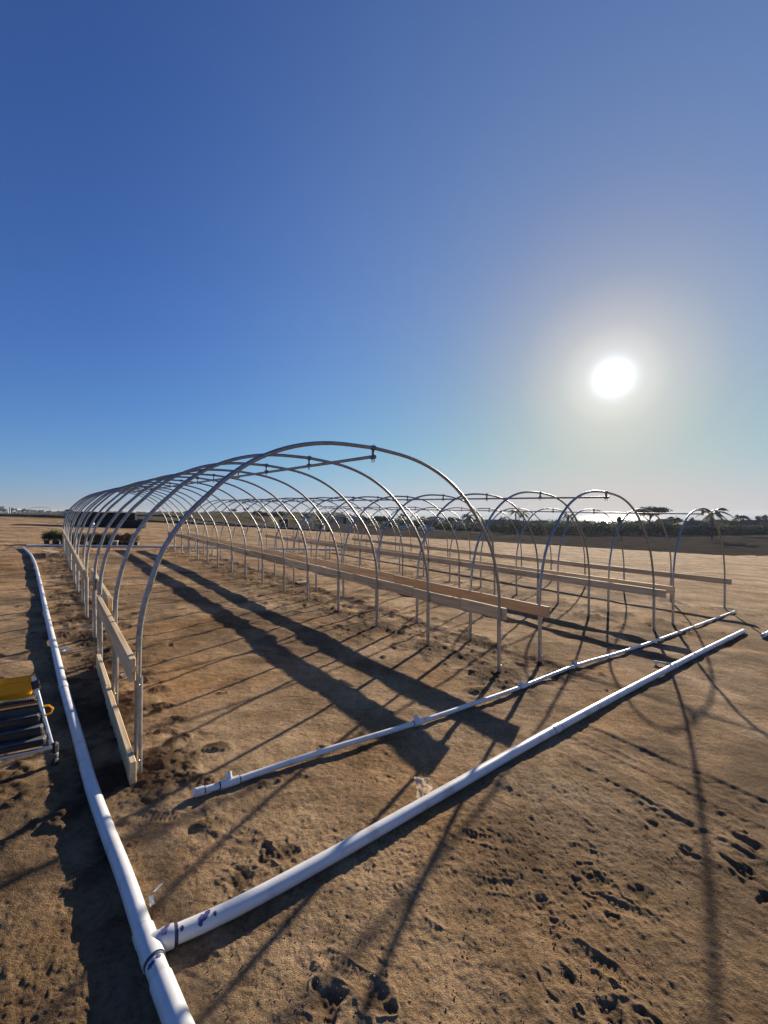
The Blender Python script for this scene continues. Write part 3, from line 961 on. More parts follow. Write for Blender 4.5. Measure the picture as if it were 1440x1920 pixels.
# pipe entering at the right edge
rp = PipePath(ground_pts([(7.15, 7.965), (7.7, 8.40), (9.6, 9.95), (11.5, 11.5)], PR))
root = thing('stray_pipe', 'open end of a white pipe lying at the right edge of the photo', 'pipe', rp.P[0] - Vector((0, 0, PR)))
o_ = root.location.copy()
MB().tube(rel(rp.sub(0, rp.L), o_), PR, 20, hollow=.12).build('pipe_length', 'pvc', root)
MB().tube(rel(rp.sub(.04, .16, .04), o_), PR * 1.12, 20).build('coupling', 'pvc_fit', root)

# short offcut by the branch
a0, a1 = Vector((3.80, 5.93, 0)), Vector((4.08, 5.865, 0))
for a in (a0, a1):
    a.z = -(SA * a.x + SB * a.y) + .03
root = thing('pipe_offcut', 'short thin white pipe offcut lying against the big pipe', 'pipe', (a0.x, a0.y, a0.z - .03))
MB().tube(rel([a0, a1], root.location), .013, 12, hollow=.2).build('pipe_length', 'pvc', root)
dd = (a1 - a0).normalized()
MB().tube(rel([a0 - dd * .01, a0 + dd * .05], root.location), .018, 12).tube(rel([a0 + dd * .02, a0 + dd * .02 - Vector((0, 0, .035))], root.location), .016, 12).build('elbow_fitting', 'pvc_fit', root)

# ------------------------------------------------------------------ step ladder at the left edge
lx, ly = -2.235, 2.865
lz = gz(lx, ly)
lad = thing('step_ladder', 'folded step ladder with yellow top tray and black treads beside the pipe', 'step ladder', (lx, ly, lz), R(208))
# local x runs to the left of the photo along the treads, local y towards the camera, z up
WD = .46
def rail(x):
    return [(x, .0, .06), (x + .065, -.05, .30), (x + .140, -.11, .590)]
for x in (0, WD):
    rl = MB().tube(rail(x), .0135, 14).build('side_rail', 'alu', lad)
    MB().tube([(x + .118, -.091, .505), (x + .130, -.103, .557)], .021, 14).build('rail_collar', 'black_pl', rl)
    MB().tube([(x + .140, -.11, .590), (x + .1435, -.1125, .603)], [.0165, .014], 14).build('rail_cap', 'yellow', rl)
    ft = MB().box((x, .0, .115), (.040, .05, .075), bev=.014).build('foot', 'rubber', lad)
    MB().box((x, .0, .062), (.036, .046, .028), bev=.004).build('foot_band', 'grey_edge', ft)
    MB().box((x, .002, .018), (.040, .052, .060), bev=.014).build('foot_pad', 'rubber', ft)
MB().tube([(.01, .03, .135), (WD - .01, .03, .135)], .0115, 14).build('spreader_bar', 'alu', lad)
for k, (z, y) in enumerate(((.190, .020), (.262, -.008), (.334, -.032))):
    xo = -.012 + z * .27
    tr = MB()
    tr.box((xo + WD / 2 - .01, y, z), (WD - .030, .085, .042), bev=.007)
    to = tr.build('tread', 'black_pl', lad)
    MB().box((xo + WD / 2 - .01, y, z + .0225), (WD - .046, .072, .005), bev=.002).build('lit_tread_top', 'grey_edge', to)  # grazing sunlight on the black tread's top, put in as a paler plate
MB().box((.055 + WD / 2, -.045, .275), (WD - .04, .020, .26), rot=Matrix.Rotation(R(12), 3, 'X'), bev=.006).build('back_panel', 'black_pl', lad)
pf = MB().box((.098 + WD / 2, -.085, .425), (WD - .010, .22, .016), rot=Matrix.Rotation(R(24), 3, 'X'), bev=.006)
pfo = pf.build('platform', 'black_pl', lad)
rb = MB()
for k in range(30):
    rb.box((.098 + .03 + k * (WD - .06) / 29, -.085 - .010 * math.sin(R(24)), .425 + .0095), (.006, .205, .004), rot=Matrix.Rotation(R(24), 3, 'X'))
rb.build('ribs', 'grey_edge', pfo)
ty = MB()
ty.box((.140 + WD / 2, -.122, .574), (WD - .03, .016, .040), rot=Matrix.Rotation(R(12), 3, 'X'), bev=.007)
tyo = ty.build('tray', 'yellow', lad)
MB().box((.130 + WD / 2, -.138, .512), (WD - .035, .010, .080), rot=Matrix.Rotation(R(10), 3, 'X'), bev=.004).build('tray_back', 'yellow', tyo)
MB().box((.122 + WD / 2, -.095, .474), (WD - .05, .075, .010), bev=.003).build('tray_floor', 'yellow', tyo)
MB().tube([(.085, -.075, .385), (.045, -.070, .385), (.020, -.062, .36), (.030, -.055, .335), (.07, -.05, .325)], .006, 8).build('latch', 'yellow', lad)

# ------------------------------------------------------------------ loose things on the soil
def sheet(name, label, cat, x, y, w, h, amp, m, seed, rz=0.0, n=14, tilt=(0, 0), lift=.01, thick=.0012, curl=0.0):
    g = np.random.default_rng(seed)
    u, v = np.meshgrid(np.linspace(-.5, .5, n), np.linspace(-.5, .5, n), indexing='ij')
    rad = np.hypot(u, v); an = np.arctan2(v, u)
    k = 1 + .25 * vnoise(an * 1.7 + seed, rad * 0 + seed, seed) * 2
    X = u * w * k; Y = v * h * k
    Z = amp * (np.abs(vnoise(u * 4 + seed, v * 4, seed)) * 2 + .8 * np.abs(vnoise(u * 9, v * 9 + seed, seed + 1)))
    if curl:
        Z = Z + curl * (u * 2) ** 2
    top = np.stack([X, Y, Z], -1).reshape(-1, 3)
    bot = top - np.array([0, 0, thick])
    N = n * n
    F = []
    for i in range(n - 1):
        for j in range(n - 1):
            a, b, c, d = i * n + j, (i + 1) * n + j, (i + 1) * n + j + 1, i * n + j + 1
            F.append((a, b, c, d)); F.append((N + d, N + c, N + b, N + a))
    bd = [i * n for i in range(n)] + [(n - 1) * n + j for j in range(1, n)] + [i * n + n - 1 for i in range(n - 2, -1, -1)] + [j for j in range(n - 2, 0, -1)]
    for a, b in zip(bd, bd[1:] + bd[:1]):
        F.append((b, a, N + a, N + b))
    mb = MB()
    mb.add(np.vstack([top, bot]).tolist(), F)
    return tag(mb.build(name, m, None, (x, y, gz(x, y) + lift), (tilt[0], tilt[1], rz)), label, cat)
sheet('paper_scrap', 'crumpled tan paper scrap propped against the big foreground pipe', 'paper', .255, 2.735, .115, .125, .022, 'paper', 5, .35, tilt=(1.15, .10), lift=.070)
sheet('plastic_shard', 'curled white plastic shard on the soil near the tee', 'shard', -1.035, 1.885, 0.050, .018, .002, 'white_scrap', 9, -.9, n=8, lift=.008, curl=.020)
sheet('plastic_shard', 'small white sliver of plastic above the curled shard', 'shard', -1.055, 1.97, .010, .045, .003, 'white_scrap', 12, -.3, n=6, lift=.008)
sheet('cloth_scrap', 'small crumpled white cloth scrap beside the left pipe', 'cloth', -3.86, 5.06, .16, .11, .05, 'white_scrap', 15, .2, lift=.012)
loop = []
for k in range(26):
    a = k / 25 * 5.0
    loop.append((.055 * math.cos(a) * (1 + .25 * k / 25), .04 * math.sin(a), .012 + .018 * math.sin(a * .5)))
loop += [(loop[-1][0] - .05, loop[-1][1] - .05, .010), (loop[-1][0] - .09, loop[-1][1] - .07, .012)]
tag(MB().tube(loop, .004, 6).build('cord', 'white_scrap', None, (-2.70, 4.45, gz(-2.70, 4.45)), (0, 0, .4)), 'short looped piece of white cord inside the nearest hoop house', 'cord')
cx_, cy_ = -2.217, 11.467
tag(MB().box((0, 0, .03), (.30, .24, .05), bev=.004).build('wood_offcut', 'wood', None, (cx_, cy_, gz(cx_, cy_)), (0, 0, .5)), 'flat wood offcut lying under the boards inside the nearest frame', 'lumber')
# loose plank resting on a block
qx, qy = -11.55, 14.65
qz = gz(qx, qy)
tag(MB().box((0, 0, 0), (.27, 1.75, .04), bev=.004).build('loose_plank', 'wood', None, (qx, qy, qz + .115), (-.02, 0, -math.atan2(1.318, -1.205) * 0 + R(47.5))), 'loose pale plank lying raised on a block beside the left pipe', 'lumber')
tag(MB().box((0, 0, 0), (.30, .12, .09), bev=.004).build('wood_block', 'wood', None, (qx + .40, qy - .37, qz + .035), (0, 0, R(47.5))), 'small wood block holding up the loose plank', 'lumber')

# ------------------------------------------------------------------ plants
def leaf_cloud(n, centre_fn, size, seed, tri=False):
    g = np.random.default_rng(seed)
    C = centre_fn(g, n)
    n = len(C)
    s = size * g.uniform(.5, 1.4, n)
    a = g.normal(size=(n, 3)); a /= np.linalg.norm(a, axis=1)[:, None]
    b = g.normal(size=(n, 3)); b -= a * (a * b).sum(1)[:, None]; b /= np.linalg.norm(b, axis=1)[:, None]
    L = a * s[:, None]; Wd = b * (s * .45)[:, None]
    V = np.stack([C - L, C + Wd, C + L, C - Wd], 1).reshape(-1, 3)
    F = np.arange(n * 4).reshape(-1, 4)
    me = bpy.data.meshes.new('foliage')
    me.from_pydata(V.tolist(), [], F.tolist())
    me.update()
    return me
def lobes_fn(lobes, shell=.55):
    L = np.array(lobes, float)   # cx, cy, cz, rx, ry, rz
    def fn(g, n):
        w = (L[:, 3] * L[:, 4] * L[:, 5]) ** .66
        k = g.choice(len(L), n, p=w / w.sum())
        d = g.normal(size=(n, 3)); d /= np.linalg.norm(d, axis=1)[:, None]
        rad = (shell + (1 - shell) * g.random(n)) * (1 + .22 * g.normal(size=n) * .6)
        return L[k, :3] + d * rad[:, None] * L[k, 3:]
    return fn
def crown_lobes(cz, rx, rz, n, seed, flat=False):
    g = random.Random(seed)
    out = [(0, 0, cz, rx * .62, rx * .62, rz * .7)]
    for k in range(n):
        a = g.uniform(0, 6.28); d = g.uniform(.35, .75) * rx
        out.append((math.cos(a) * d, math.sin(a) * d, cz + g.uniform(-.35, .5) * rz * (.5 if flat else 1), rx * g.uniform(.25, .45), rx * g.uniform(.25, .45), rz * g.uniform(.28, .5)))
    return out
def tree(name, label, x, y, ztop, w, seed, group, leaf='leaf_dark', leaves=900, flat=False, lsize=None, thin=False):
    z0 = gz(x, y)
    H = max(2.5, ztop - z0)
    t = thing(name, label, 'tree', (x, y, z0), random.Random(seed).uniform(0, 6), group)
    g = random.Random(seed + 1)
    rz = (.25 if flat else .36) * H if not thin else .22 * H
    rx = w / 2
    cz = H - rz
    tr = MB().tube([(0, 0, -.3), (g.uniform(-.1, .1) * rx, 0, cz * .5), (0, g.uniform(-.1, .1) * rx, cz)], [.035 * H * .7 + .03, .022 * H, .013 * H], 8)
    for k in range(6 if flat else 4):
        a = g.uniform(0, 6.28)
        s = cz * g.uniform(.42, .75)
        tr.tube([(0, 0, s), (math.cos(a) * rx * .3, math.sin(a) * rx * .3, (s + cz) / 2), (math.cos(a) * rx * .65, math.sin(a) * rx * .65, cz + rz * .1)], [.016 * H, .010 * H, .005 * H], 6)
    tr.build('trunk', 'bark', t)
    me = leaf_cloud(leaves, lobes_fn(crown_lobes(cz, rx, rz, 9 if flat else 7, seed + 2, flat), .35), lsize or max(.22, w * .05), seed + 3)
    link('crown', me, leaf, t)
    return t
def palm(label, x, y, ztop, w, seed):
    z0 = gz(x, y)
    H = max(4, ztop - z0)
    g = random.Random(seed)
    t = thing('palm_tree', label, 'palm tree', (x, y, z0), g.uniform(0, 6), 'palms beyond the lower field')
    fl = w * .60
    top = H - fl * .42
    lean = g.uniform(-.04, .04) * H
    MB().tube([(0, 0, -.3), (lean * .3, 0, top * .5), (lean, 0, top)], [.24, .17, .15], 10).build('trunk', 'bark', t)
    fr = MB()
    nf = 20
    for k in range(nf):
        a = 2 * math.pi * k / nf + g.uniform(-.15, .15)
        up = g.uniform(-.25, 1.15)
        ln = fl * g.uniform(.85, 1.1)
        dx, dy = math.cos(a), math.sin(a)
        px_, py_ = -dy, dx
        pts = []
        for s in range(9):
            u = s / 8
            hor = ln * (u * math.cos(up * .75) + .06 * u)
            ver = ln * (math.sin(up) * u - (.55 + .25 * math.cos(up)) * u * u)
            pts.append(Vector((lean + dx * hor, dy * hor, top + ver)))
        fr.tube(pts, [.035 * (1 - .08 * s) for s in range(9)], 4, caps=False)
        for s in range(1, 9):
            for sub in (0, .5):
                u = min(s + sub, 8)
                i0 = int(min(u, 7)); f0 = u - i0
                c = pts[i0].lerp(pts[min(i0 + 1, 8)], f0)
                tdir = (pts[min(i0 + 1, 8)] - pts[i0]).normalized()
                ll = ln * .26 * math.sin(math.pi * (.12 + .80 * u / 8))
                for sd in (-1, 1):
                    tip = c + Vector((px_, py_, 0)) * sd * ll * .75 + tdir * ll * .55 + Vector((0, 0, -ll * .45))
                    b0 = c + tdir * ln * .085
                    fr.add([c, b0, tip], [(0, 1, 2)])
    fr.build('crown', 'palm_leaf', t)
    return t

def shrub(label, x, y, h, w, leaf, seed, group):
    z0 = gz(x, y)
    t = thing('potted_shrub', label, 'shrub', (x, y, z0), 0, group)
    ph = .16
    MB().tube([(0, 0, .0), (0, 0, ph), (0, 0, ph + .012), (0, 0, ph - .01)], [.085, .11, .115, .10], 12).build('pot', 'pot', t)
    MB().tube([(0, 0, ph - .03), (.01, 0, ph + h * .3)], [.012, .008], 6).build('stem', 'bark', t)
    lob = [(0, 0, ph + h * .45, w * .52, w * .52, h * .50)]
    g = random.Random(seed)
    for k in range(5):
        a = g.uniform(0, 6.28)
        lob.append((math.cos(a) * w * .25, math.sin(a) * w * .25, ph + h * g.uniform(.2, .75), w * .26, w * .26, h * .25))
    link('foliage', leaf_cloud(900, lobes_fn(lob, .1), .042, seed), leaf, t)
sh = random.Random(21)
ORD = ['first', 'second', 'third', 'fourth', 'fifth', 'sixth', 'seventh', 'eighth']
k = 0
for i in range(4):
    for j in range(2):
        x = -14.80 + i * .27 + j * .18 + sh.uniform(-.04, .04); y = 18.55 + i * .12 + j * .34
        shrub('green potted shrub, %s from left in %s row of left clump' % (ORD[i], 'front' if j == 0 else 'back'), x, y, .48 + sh.uniform(-.06, .06), .40, 'leaf', 200 + k, 'green potted shrubs')
        k += 1
for i in range(8):
    for j in range(2):
        x = -13.40 + i * .190 + j * .18 + sh.uniform(-.04, .04); y = 18.85 + i * .150 + j * .34
        shrub('reddish potted shrub, %s from left in %s row of right clump' % (ORD[i], 'front' if j == 0 else 'back'), x, y, .46 + sh.uniform(-.06, .06), .40, 'leaf_red', 260 + k, 'reddish potted shrubs')
        k += 1
gx, gy = -12.15, 19.05
bx = thing('grey_bin', 'small grey bin standing before the reddish shrubs', 'bin', (gx, gy, gz(gx, gy)), .6)
MB().tube([(0, 0, 0), (0, 0, .26)], [.11, .13], 14).build('body', 'grey_edge', bx)
MB().tube([(0, 0, .26), (0, 0, .285)], [.14, .14], 14).build('rim', 'white_metal', bx)

PALMS = [(85.5, 110, 3.3, 6.7), (103.3, 150, 0.63, 5.1), (110.1, 130, 1.44, 4.9), (43.7, 140, 2.83, 4.2), (49.7, 150, 2.34, 3.8), (27.8, 140, 1.42, 4.8), (25.3, 160, 0.35, 4.4),
         (42.3, 150, 0.44, 3.4), (6.6, 150, 1.58, 4.2), (15.0, 170, 0.27, 4.1), (65.6, 150, 1.58, 5.3), (-8.1, 160, 0.96, 3.6)]
PL = ['largest palm with drooping fronds, behind the farthest hoop house at the right', 'short palm just right of the flat topped tree', 'bushy palm near the right edge of the photo',
      'tall palm left of the sun glint, taller of a close pair', 'second palm of the close pair left of the sun glint', 'broad palm behind the middle hoop house roofs', 'small palm left of the broad palm behind the hedge',
      'small palm just left of the close palm pair', 'palm behind the dark round tree at mid photo', 'low palm between two roofs at mid photo', 'palm in front of the sun glint on the sea', 'small palm left of the dark round tree at mid photo']
for i, (p, lb) in enumerate(zip(PALMS, PL)):
    palm(lb, *p, 400 + i)

tree('umbrella_tree', 'wide flat topped tree standing out against the sun glint', 94.4, 150, 4.6, 13.6, 500, 'trees beyond the lower field', flat=True, leaves=3600, lsize=.36)
ROUND = [(143.6, 160, 1.57, 5.4), (146.1, 200, -0.25, 4.2), (138.0, 210, -1.15, 4.6), (132.1, 220, -2.4, 5.4), (96.1, 200, -1.77, 5.6), (90.4, 220, -2.68, 6.7), (-0.8, 130, 0.95, 6.4),
         (-5.7, 150, 0.06, 4.6), (-29.9, 120, 2.23, 4.4), (-34.4, 122, 1.62, 4.4), (-38.1, 126, 1.29, 4.0), (-26.4, 140, 1.42, 4.2), (-22.8, 150, 0.44, 4.6), (-55.9, 170, 1.56, 2.6),
         (-64.8, 180, 0.63, 4.0), (22.3, 190, -1.11, 5.2), (46.8, 200, -2.02, 5.0), (119.2, 230, -3.17, 6.2), (67.0, 120, 0.86, 1.8), (140.7, 170, -0.81, 4.2)]
RL = ['round tree at the right edge above the grey house', 'small round tree behind the largest palm', 'low tree between the flat topped tree and the largest palm', 'low tree left of the flat topped tree',
      'small round tree right of the sea glint palm', 'broad low tree left of the sea glint palm', 'large dark round tree at mid photo beyond the field', 'small dark tree left of the large dark round tree',
      'tallest dark tree beyond the dark shed', 'dark round tree left of the tallest dark tree', 'dark round tree second left of the tallest dark tree', 'tree behind the white canopy tent', 'tree behind the tan walled house',
      'slim lone tree left of the dark trees', 'low rounded tree beyond the field left of the slim tree', 'rounded tree among the roofs at mid photo', 'low tree behind the long grey building',
      'low far tree beneath the sun', 'thin young tree left of the flat topped tree', 'small tree right of the largest palm']
for i, (p, lb) in enumerate(zip(ROUND, RL)):
    tree('broadleaf_tree', lb, *p, 520 + i * 7, 'trees beyond the lower field', thin=(i in (13, 18)))
LEFT = [(-455.0, 500, 8.09, 7.5), (-432.6, 480, 4.8, 6.5), (-441.1, 500, 6.51, 7.0), (-450.2, 520, 4.4, 6.9), (-427.2, 500, 4.93, 3.8), (-438.4, 520, 3.74, 6.9), (-463.6, 560, 4.25, 8.5),
        (-438.9, 540, 3.14, 6.5), (-444.5, 560, 2.48, 6.0), (-461.1, 600, 2.0, 7.1), (-438.4, 580, 2.04, 7.6), (-444.4, 600, 1.63, 7.1), (-297.3, 560, 1.6, 8.1), (-279.6, 560, 1.35, 7.4), (-252.5, 540, 2.4, 6.5),
        (-207.0, 520, 1.46, 6.9), (-274.3, 500, 1.1, 7.3)]
LL = ['far tree at the left edge of the photo', 'second far tree from the left edge', 'broad far tree behind the white shelter', 'fourth far tree from the left edge', 'pointed narrow far tree left of the distant arch',
      'far tree right of the pointed narrow one', 'wide far tree under the distant arch', 'far tree under the right half of the distant arch', 'low far tree right of the distant arch', 'small far tree left of the white car',
      'small far tree above the white car', 'small far tree right of the white car', 'far tree right of the tarp covered stack', 'second far tree right of the tarp covered stack', 'third far tree right of the tarp covered stack',
      'far tree behind the near hoop house, rightmost of its row', 'far tree just right of the end of the tarp covered stack']
for i, (p, lb) in enumerate(zip(LEFT, LL)):
    p = (p[0], p[1], p[2] + 1.6, p[3] * 1.15)
    tree('far_tree', lb, *p, 700 + i * 7, 'far trees on the left skyline', leaves=420, lsize=.55)

# masses of vegetation nobody could count
def wood_mass(name, label, xs, y, top, dens, size, seed, depth=8, m='leaf_dark', amp=1.0, cat='hedge'):
    def fn(g, n):
        x = g.uniform(xs[0], xs[1], n); yy = y + g.uniform(-depth / 2, depth / 2, n) + 3 * np.sin(x / 17)
        zb = Gb(x, yy)
        tp = top(x) + amp * (2.2 * vnoise(x / 6.0, yy / 30, seed) + 1.4 * vnoise(x / 2.2, yy / 9, seed + 1))
        return np.stack([x, yy, zb + (tp - zb) * g.random(n) ** .75], 1)
    me = leaf_cloud(dens, fn, size, seed)
    tag(link(name, me, m), label, cat, kind='stuff')
wood_mass('hedge', 'dense dark hedge along the far side of the lower field', (5, 190), 133, lambda x: np.interp(x, [5, 30, 190], [-1.6, -2.2, -2.6]), 52000, .26, 801)
wood_mass('scrub', 'dark scrub and gardens among the houses beyond the hedge', (-30, 260), 185, lambda x: np.interp(x, [-30, 30, 260], [-2.0, -3.2, -4.2]), 34000, .42, 802, depth=60)
wood_mass('far_wood', 'hazy far wood along the land horizon', (-560, -60), 640, lambda x: np.interp(x, [-560, -300, -60], [1.6, .9, .7]), 30000, .9, 803, depth=60, amp=1.6, cat='wood')
wood_mass('far_gardens', 'far hazy gardens and roofs sloping towards the sea', (-60, 700), 520, lambda x: np.interp(x, [-60, 100, 700], [-7, -9, -10]), 16000, 1.2, 804, depth=120, amp=1.3, cat='wood')

# ------------------------------------------------------------------ buildings, vehicles
def house(name, label, x, y, ztop, w, wall, roof, rz=0.0, depth=None, hip=False, wins=3, group='houses beyond the lower field'):
    z0 = gz(x, y)
    H = max(3.2, ztop - z0)
    t = thing(name, label, 'house', (x, y, z0), rz, group)
    d = depth or w * .7
    rh = min(1.6, H * .3)
    wh = H - rh
    MB().box((0, 0, wh / 2 - .5), (w, d, wh + 1)).build('wall', wall, t)
    o = .45
    ins = d * .45 if hip else 0
    vs = [(-w / 2 - o, -d / 2 - o, wh), (w / 2 + o, -d / 2 - o, wh), (w / 2 + o, d / 2 + o, wh), (-w / 2 - o, d / 2 + o, wh), (-w / 2 - o + ins, 0, H), (w / 2 + o - ins, 0, H),
          (-w / 2 - o, -d / 2 - o, wh - .15), (w / 2 + o, -d / 2 - o, wh - .15), (w / 2 + o, d / 2 + o, wh - .15), (-w / 2 - o, d / 2 + o, wh - .15)]
    rf = MB().add(vs, [(0, 1, 5, 4), (2, 3, 4, 5), (1, 2, 5), (3, 0, 4), (6, 9, 8, 7), (0, 6, 7, 1), (1, 7, 8, 2), (2, 8, 9, 3), (3, 9, 6, 0)]).build('roof', roof, t)
    MB().box((w * .22, d * .1, H - rh * .2), (.6, .6, 1.1)).build('chimney', wall, rf)
    n = max(2, wins)
    for i in range(n):
        wx = -w / 2 + w * (i + .5) / n
        if i == n // 2:
            MB().box((wx, -d / 2 - .02, 1.05), (1.0, .08, 2.1)).build('door', 'roof_dark', t)
            continue
        f = MB().box((wx, -d / 2 - .01, wh * .58), (1.5, .08, 1.25)).build('window', 'white_metal', t)
        MB().box((wx, -d / 2 - .03, wh * .58), (1.3, .08, 1.05)).build('pane', 'glass', f)
    return t
HS = [(-14.0, 150, 0.82, 8.6, 'stucco_tan', 'roof_dark', 'tan walled house with dark roof right of the white canopy tent'),
      (140.7, 210, -1.68, 8.0, 'stucco_white', 'roof_tile', 'pale house left of the largest palm'),
      (99.0, 135, -1.13, 8.9, 'stucco_grey', 'roof_dark', 'dark roofed house directly behind the farthest hoop house end'),
      (128.3, 145, -0.98, 8.4, 'stucco_grey', 'roof_dark', 'grey house at the right edge of the photo'),
      (31.2, 260, -0.86, 9.9, 'stucco_white', 'roof_tile', 'far white house highest among the roofs at mid photo'),
      (39.4, 240, -1.87, 7.9, 'stucco_tan', 'roof_tile', 'far tan house right of the white house at mid photo'),
      (50.1, 180, -1.42, 20.5, 'stucco_grey', 'roof_dark', 'long low grey building behind the palm pair'),
      (84.3, 230, -2.88, 7.6, 'stucco_white', 'roof_dark', 'far pale house left of the sea glint'),
      (46.5, 230, -1.72, 7.0, 'stucco_white', 'roof_dark', 'far house behind the left end of the long grey building'),
      (92.3, 200, -3.03, 6.6, 'stucco_tan', 'roof_tile', 'low tan house beneath the sea glint'),
      (11.6, 230, -2.3, 7.0, 'stucco_white', 'roof_tile', 'far pale house right of the large dark round tree'),
      (191.1, 240, -2.48, 7.9, 'stucco_grey', 'roof_tile', 'far house behind the largest palm at the right')]
hr = random.Random(9)
for i, (x, y, zt, w, wl, rf, lb) in enumerate(HS):
    house('house', lb, x, y, zt, w, wl, rf, hr.uniform(-.5, .5) if i not in (0, 6) else 0.1, hip=(i % 2 == 0), depth=(8 if i == 6 else None), wins=6 if i == 6 else 3)

def car(name, label, x, y, rz, m, kind='sedan', sc=1.0, group='vehicles parked beyond the field'):
    z0 = gz(x, y)
    t = thing(name, label, 'car' if kind == 'sedan' else 'pickup', (x, y, z0), rz, group)
    if kind == 'sedan':
        low_ = [(-2.2, .35), (2.2, .35), (2.25, .62), (2.05, .82), (1.0, .92), (-1.6, .95), (-2.2, .85)]
        cab = [(-1.5, .95), (1.0, .92), (.35, 1.42), (-.9, 1.46)]
    else:
        low_ = [(-2.6, .45), (2.6, .45), (2.65, .80), (2.5, 1.05), (1.3, 1.12), (-2.6, 1.10)]
        cab = [(-.7, 1.12), (1.3, 1.12), (.75, 1.72), (-.6, 1.75)]
    ex, ey, ax = (sc, 0, 0), (0, 0, sc), (0, 1, 0)
    b = MB().prism(low_, ax, (0, 0, 0), ex, ey, 1.78 * sc).build('body', m, t)
    MB().prism(cab, ax, (0, 0, 0), ex, ey, 1.50 * sc).build('cabin', m, t)
    for s in (-1, 1):
        c = [(p[0] * .9 + cab[0][0] * .1 * 0, p[1]) for p in cab]
        mx = sum(p[0] for p in cab) / 4; mz = sum(p[1] for p in cab) / 4
        c = [((p[0] - mx) * .84 + mx, (p[1] - mz) * .76 + mz) for p in cab]
        MB().prism(c, ax, (0, s * .756 * sc, 0), ex, ey, .02).build('side_window', 'glass', t)
    xw = 1.35 if kind == 'sedan' else 1.6
    for s in (-1, 1):
        for wx in (-xw, xw):
            wl = MB().tube([(wx * sc, s * .72 * sc, .34 * sc), (wx * sc, s * .92 * sc, .34 * sc)], .34 * sc, 16).build('wheel', 'rubber', t)
            MB().tube([(wx * sc, s * .90 * sc, .34 * sc), (wx * sc, s * .93 * sc, .34 * sc)], .19 * sc, 12).build('rim', 'alu', wl)
        MB().box((low_[2][0] * sc - .02, s * .62 * sc, .68 * sc), (.06, .3, .12)).build('headlight', 'white_metal', t)
    return t
car('parked_car', 'white car parked far off left of the tarp covered stack', -83.0, 112, .35, 'car_white')
car('parked_car', 'dark car parked beyond the field near the large round tree', 1.5, 118, .1, 'car_dark')
car('parked_car', 'silver car right of the dark car beyond the field', 6.6, 119, -.05, 'car_silver')
car('parked_car', 'white car parked rightmost of the three beyond the field', 12.0, 120, .08, 'car_white')

# tarp covered stack
tx, ty_ = -25.2, 38.4
ts = thing('tarp_covered_stack', 'long dark tarp covered stack at the far end of the nearest hoop house', 'stack', (tx, ty_, gz(tx, ty_) - .12), R(24))
def wrinkled_box(w, d, h, seed, z0=0.0, tilt=0.0):
    mb = MB()
    nx, nz = 22, 6
    vs = []
    for k in range(nz + 1):
        for i in range(nx * 2 + 6 * 2):
            pass
    per = []
    for i in range(nx): per.append((-w / 2 + w * i / nx, -d / 2))
    for i in range(6): per.append((w / 2, -d / 2 + d * i / 6))
    for i in range(nx): per.append((w / 2 - w * i / nx, d / 2))
    for i in range(6): per.append((-w / 2, d / 2 - d * i / 6))
    n = len(per)
    g = random.Random(seed)
    for k in range(nz + 1):
        f = k / nz
        for (x, y) in per:
            b = .06 * math.sin(x * 3.1 + seed + k * .4) * (1 - f * .5)
            vs.append((x * (1 + .01 * (1 - f)), y * (1 + .04 * (1 - f)) + b * (1 if y > 0 else -1) * .6, z0 + f * (h + tilt * x) + g.uniform(-.01, .01)))
    fs = [(k * n + i, k * n + (i + 1) % n, (k + 1) * n + (i + 1) % n, (k + 1) * n + i) for k in range(nz) for i in range(n)]
    fs.append(tuple(nz * n + i for i in range(n)))
    mb.add(vs, fs)
    return mb
wrinkled_box(6.0, 1.8, .74, 2).build('lower_stack', 'tarp', ts)
wrinkled_box(5.1, 1.4, .78, 5, .66, -.03).build('upper_stack', 'tarp', ts, (-.35, .6, 0))
wx_, wy_ = -25.0, 36.2
tag(MB().tube([(0, 0, 0), (0, 0, .35), (0, 0, .42)], [.14, .15, .05], 14).build('white_jug', 'white_metal', None, (wx_, wy_, gz(wx_, wy_))), 'small white jug standing before the tarp covered stack', 'jug')
# thin dark patch on the ground left of the stack and low dark berms
def ground_strip(name, label, cat, pts, width, h, m, kind=None):
    mb = MB()
    P = catmull(pts, 6)
    n = len(P)
    prof = [(-.5, 0), (-.42, .6), (-.2, 1), (.2, .95), (.42, .55), (.5, 0)]
    vs = []
    for i in range(n):
        a, b = P[max(i - 1, 0)], P[min(i + 1, n - 1)]
        t = Vector((b[0] - a[0], b[1] - a[1])).normalized()
        nx_, ny_ = -t.y, t.x
        for (s, hh) in prof:
            x, y = P[i][0] + nx_ * s * width, P[i][1] + ny_ * s * width
            vs.append((x, y, gz(x, y) - .02 + hh * h * (1 + .3 * math.sin(i * 1.7 + s))))
    k = len(prof)
    mb.add(vs, [(i * k + j, i * k + j + 1, (i + 1) * k + j + 1, (i + 1) * k + j) for i in range(n - 1) for j in range(k - 1)], True)
    o = mb.build(name, m)
    return tag(o, label, cat, kind=kind)
ground_strip('dark_ground_patch', 'flat dark patch on the ground left of the tarp covered stack', 'cloth', [(-29.5, 33.5), (-27.0, 35.0), (-25.0, 36.6)], 4.0, .03, 'tarp')
ground_strip('berm', 'low dark soil bank along the far edge of the field', None, [(-62, 52), (-48, 54.5), (-40, 60), (-33, 63), (-20, 64.5), (-8, 63)], 2.0, .38, 'berm', 'structure')
ground_strip('berm', 'second low dark soil bank beyond the first', None, [(-90, 84), (-70, 86), (-45, 88), (-20, 90)], 3.0, .40, 'berm', 'structure')

